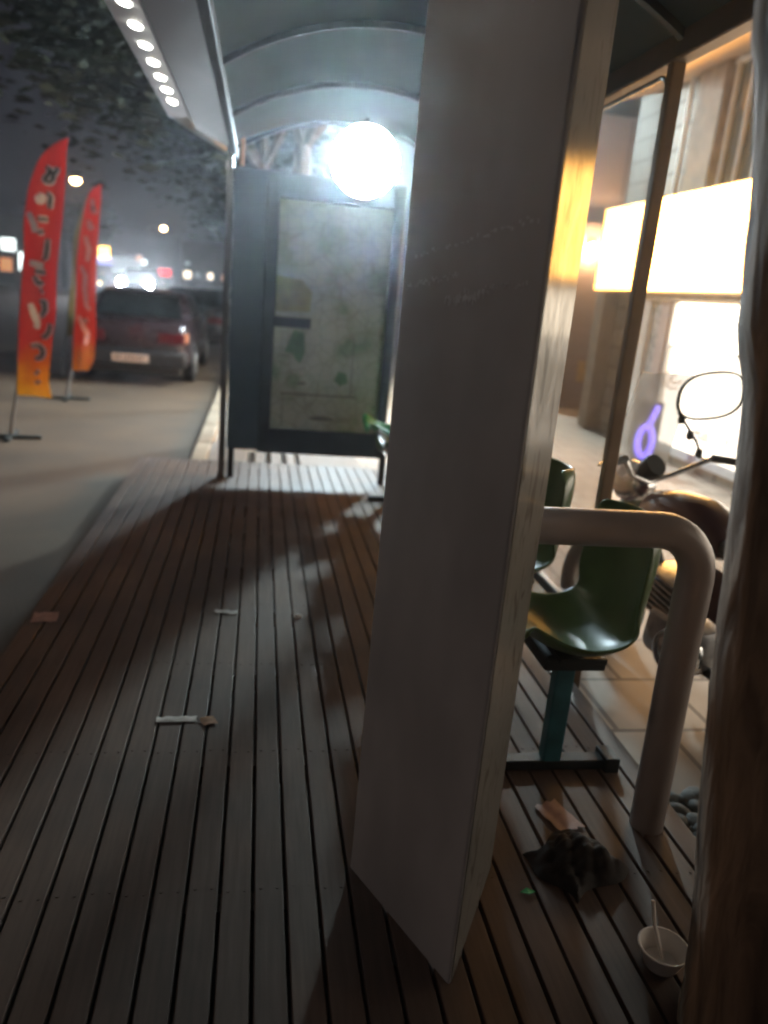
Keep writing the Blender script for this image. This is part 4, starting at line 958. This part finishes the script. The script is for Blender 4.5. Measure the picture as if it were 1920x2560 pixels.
street_lamp('orange street lamp standing alone right of the flags, farther off', -8.80, 75, 5.45, 1.4)

# ------------------------------------------------------------------ distant shops across the end of the road
def far_building(label, x0, x1, y, h, signs, seed):
    t = thing('distant_building', label, 'building', ((x0+x1)/2, y+3, GZ), 0, 'distant shops')
    wb(MB().box(((x0+x1)/2, y+3, h/2+GZ), (x1-x0-.05, 6, h)), 'wall', M['farwall'], t, 0)
    wb(MB().box(((x0+x1)/2, y+2.9, h+GZ+.06), (x1-x0+.2, 6.3, .16), bev=.03), 'roof', M['farwall'], t)
    n = int((x1-x0)/2.2)
    for i in range(n):
        x = x0+(i+.5)*(x1-x0)/n
        f = wb(MB().box((x, y-.03, 1.0), (1.5, .08, 1.9), bev=.02), 'shopfront', M['darkframe'], t)
        wb(MB().box((x, y-.08, 1.0), (1.36, .03, 1.75)), 'pane', M['farglass'], f, 0)
    for x, z, w, hh, m in signs:
        s = wb(MB().box((x, y-.16, z), (w+.08, .2, hh+.08), bev=.02), 'sign', M['darkframe'], t)
        wb(MB().box((x, y-.275, z), (w, .03, hh), bev=.012), 'sign_light', M[m], s)
far_building('distant shop block with the big white sign at the left edge', -27, -14, 60, 4.6, [(-17.4,2.55,.9,.8,'white_sign'),(-16.5,1.5,.5,1.2,'white_sign'),(-14.9,2.1,1.0,1.7,'dim_sign'),(-17.6,1.2,.8,.9,'orange_sign'),(-19.5,2.2,1.6,.7,'dim_sign')], 1)
far_building('distant shop block with a yellow sign and a red sign', -13.6, -6.2, 60.5, 4.3, [(-11.15,2.62,.75,.8,'yellow_sign'),(-11.1,2.05,1.0,.55,'violet_sign'),(-8.75,2.45,.36,.36,'orange_sign'),(-9.6,1.9,2.0,1.0,'dim_sign'),(-8.4,2.2,.3,.3,'white_sign'),(-6.95,1.62,.9,.5,'red_sign')], 2)
far_building('distant low shop block straight down the road with small dotted lights', -5.9, 7, 61, 3.9, [(-5.4,1.62,.5,.5,'cream_sign'),(-4.7,1.66,.3,.3,'dim_sign'),(-3.75,1.66,.34,.42,'cream_sign'),(-2.75,1.62,.34,.36,'orange_sign'),(-6.0+.6,2.4,.3,.2,'dim_sign')], 3)

# ------------------------------------------------------------------ litter on the deck
t = thing('paper_cup', 'white paper cup with a straw standing at the foot of the tree', 'cup', (.985, 1.315, .0)); t.scale = (1.4, 1.4, 1.0)
b = MB().lathe([(.0,.002),(.026,.002),(.030,.012),(.040,.050),(.041,.052),(.0385,.053),(.037,.05),(.027,.012),(.0,.010)], (0,0,0), 28); b.build('cup_body', M['cup'], t, 50)
MB().torus(.0402,.0022,(0,0,.053),None,28,8).build('rim', M['cup'], t, 60)
MB().tube([(.004,.0,.012),(-.004,.03,.075),(-.006,.045,.125)], .0032, 8).build('straw', M['cup'], t, 60)
def crumple(name, label, cat, c, size, m, seed, flat=.3, group=None):
    rr = random.Random(seed); b = MB(); n, k = 14, 9; rings = []
    for i in range(k):
        a = -pi/2+pi*i/(k-1); rings.append([(size[0]*cos(a)*cos(2*pi*j/n)*rr.uniform(.7,1.15), size[1]*cos(a)*sin(2*pi*j/n)*rr.uniform(.7,1.15), size[2]*(.5+.5*sin(a))*rr.uniform(.8,1.1)) for j in range(n)])
    o = b.loft(rings).build(name, m, None, 60); md = o.modifiers.new('soft', 'SUBSURF'); md.levels = 1; md.render_levels = 2; o.location = c; o.rotation_euler = (0,0,rr.uniform(0,6)); return tag(o, label, cat, group)
rr = random.Random(21); b = MB(); n = 30; vs = []
for side in (0, 1):
    for j in range(n+1):
        for i in range(n+1):
            u, v = i/n*2-1, j/n*2-1
            e = max(0, 1-max(abs(u), abs(v))**3)
            h = .055*e*(.45+.35*sin(3.1*u+2*v+1)+.3*abs(sin(5.3*u-3.7*v+.6))+.2*abs(sin(9*v+4*u)))
            vs.append((.115*u*(1+.12*sin(4*v+1)), .10*v*(1+.14*sin(3.3*u)), max(h, 0)+.004-(.0025 if side else 0)))
K = (n+1)**2; f = []
for j in range(n):
    for i in range(n):
        a = j*(n+1)+i; f += [(a, a+1, a+n+2, a+n+1), (a+K, a+n+1+K, a+n+2+K, a+1+K)]
o = b.add(vs, f).build('plastic_bag', M['bag'], None, 60, recalc=False); o.location = (.91,1.65,0); o.rotation_euler = (0,0,.5)
tag(o, 'dark crumpled bag under the nearest green seat', 'bag')

crumple('paper_crumb', 'tiny white crumb of paper alone on the far boards', 'litter', (.229,3.257,.001), (.018,.020,.016), M['cup'], 6)
def scrap(name, label, cat, c, w, h, m, seed, rz):
    rr = random.Random(seed); b = MB(); nx, ny = 8, 5; vs = []
    for side in (0, 1):
        for j in range(ny+1):
            for i in range(nx+1):
                x, y = (i/nx-.5)*w, (j/ny-.5)*h
                e = 1+.18*sin(i*2.1+seed)*(.5 if j in (0,ny) else .1)
                vs.append((x*e, y*e, .004+.006*abs(sin(x*60+seed)*cos(y*70+seed))-(.0012 if side else 0)))
    K = (nx+1)*(ny+1); f = []
    for j in range(ny):
        for i in range(nx):
            a = j*(nx+1)+i; f += [(a, a+1, a+nx+2, a+nx+1), (a+K, a+nx+1+K, a+nx+2+K, a+1+K)]
    o = b.add(vs, f).build(name, m, None, 40, recalc=False); o.location = c; o.rotation_euler = (0,0,rz); return tag(o, label, cat)
scrap('paper_scrap', 'pale torn paper scrap lying across two boards in mid deck', 'litter', (-.225,2.39,0), .13, .03, M['paper'], 3, .05)
scrap('wrapper', 'pinkish crumpled wrapper lying just behind the dark bag', 'litter', (.935,1.84,.001), .085, .13, M['pinkpaper'], 4, .35)
scrap('dry_leaf', 'curled brown leaf right beside the pale paper scrap', 'leaf', (-.117,2.378,0), .05, .05, M['leafdry'], 5, .4)
scrap('pink_wrapper', 'flat pink wrapper on the outer left edge of the deck', 'litter', (-.85,3.21,0), .10, .10, M['pinkpaper'], 8, .1)
scrap('grey_paper', 'faint grey paper shred near the middle of the lit boards', 'litter', (-.10,3.30,0), .10, .03, M['paper'], 11, -.1)
b = MB(); lf = thing('green_leaf', 'small green leaf on the dark side of the wedge column', 'leaf', (.74,1.55,.0)); scr = MB().add([(-.02,0,.006),(0,-.011,.010),(.022,0,.006),(0,.011,.010),(-.02,0,.0045),(0,-.011,.0085),(.022,0,.0045),(0,.011,.0085)], [(0,1,2,3),(7,6,5,4),(0,4,5,1),(1,5,6,2),(2,6,7,3),(3,7,4,0)]).build('blade', M['brightgreen'], lf, 0)

# ------------------------------------------------------------------ night sky, camera
w = bpy.data.worlds.new('World'); scene.world = w; w.use_nodes = True
N = w.node_tree.nodes; L = w.node_tree.links; bg = N['Background']
sky = N.new('ShaderNodeTexSky'); sky.sky_type = 'NISHITA'; sky.sun_disc = False
sky.sun_elevation = radians(-4); sky.sun_rotation = radians(200)
cg = N.new('ShaderNodeRGB'); cg.outputs[0].default_value = (.009,.0083,.013,1)      # city sky glow
sc_ = N.new('ShaderNodeMix'); sc_.data_type = 'RGBA'; sc_.blend_type = 'ADD'; sc_.inputs['Factor'].default_value = 1
ml = N.new('ShaderNodeMix'); ml.data_type = 'RGBA'; ml.blend_type = 'MULTIPLY'; ml.inputs['Factor'].default_value = 1; ml.inputs[7].default_value = (.05,.05,.05,1)
L.new(sky.outputs['Color'], ml.inputs[6]); L.new(ml.outputs[2], sc_.inputs[6]); L.new(cg.outputs[0], sc_.inputs[7]); L.new(sc_.outputs[2], bg.inputs['Color']); bg.inputs['Strength'].default_value = 1.0

GLARE_HAZE = 0.0030  # thin volume added to stand in for lens glare around the lamps
if GLARE_HAZE > 0:
    m = bpy.data.materials.new('glare_volume'); m.use_nodes = True; nt = m.node_tree; nt.nodes.remove(nt.nodes['Principled BSDF'])
    pv = nt.nodes.new('ShaderNodeVolumePrincipled'); pv.inputs['Color'].default_value = (.8,.84,.9,1); pv.inputs['Density'].default_value = GLARE_HAZE; pv.inputs['Anisotropy'].default_value = .85
    nt.links.new(pv.outputs[0], nt.nodes['Material Output'].inputs['Volume'])
    hz = MB().box((0, 50, 5.5), (150, 180, 14)).build('glare_haze', m, None, 0); tag(hz, kind='stuff')

YAW, TILT, ROLL = radians(10.1), radians(15.7), atan(.09)
r0 = Vector((cos(YAW), -sin(YAW), 0)); fh = Vector((sin(YAW), cos(YAW), 0)); Zu = Vector((0,0,1))
fw = fh*cos(TILT)-Zu*sin(TILT); up0 = fh*sin(TILT)+Zu*cos(TILT)
rt = r0*cos(ROLL)+up0*sin(ROLL); up = up0*cos(ROLL)-r0*sin(ROLL)
cam = bpy.data.cameras.new('camera'); co = bpy.data.objects.new('camera', cam); col.objects.link(co)
mw = Matrix((rt, up, -fw)).transposed().to_4x4(); mw.translation = Vector((0,0,1.45)); co.matrix_world = mw
cam.sensor_fit = 'VERTICAL'; cam.sensor_height = 36; cam.sensor_width = 27; cam.lens = 27.06; cam.clip_end = 1000; cam.clip_start = .05
cam.dof.use_dof = True; cam.dof.focus_distance = 1.9; cam.dof.aperture_fstop = 1.7
scene.camera = co
vs = scene.view_settings; vs.view_transform = 'Standard'; vs.look = 'None'; vs.exposure = 0; vs.gamma = 1
scene.render.engine = 'CYCLES'
cy = scene.cycles
cy.use_denoising = True; cy.max_bounces = 6; cy.diffuse_bounces = 3; cy.glossy_bounces = 3; cy.transparent_max_bounces = 12; cy.sample_clamp_indirect = 4
cy.pixel_filter_type = 'BLACKMAN_HARRIS'; cy.filter_width = 2.2
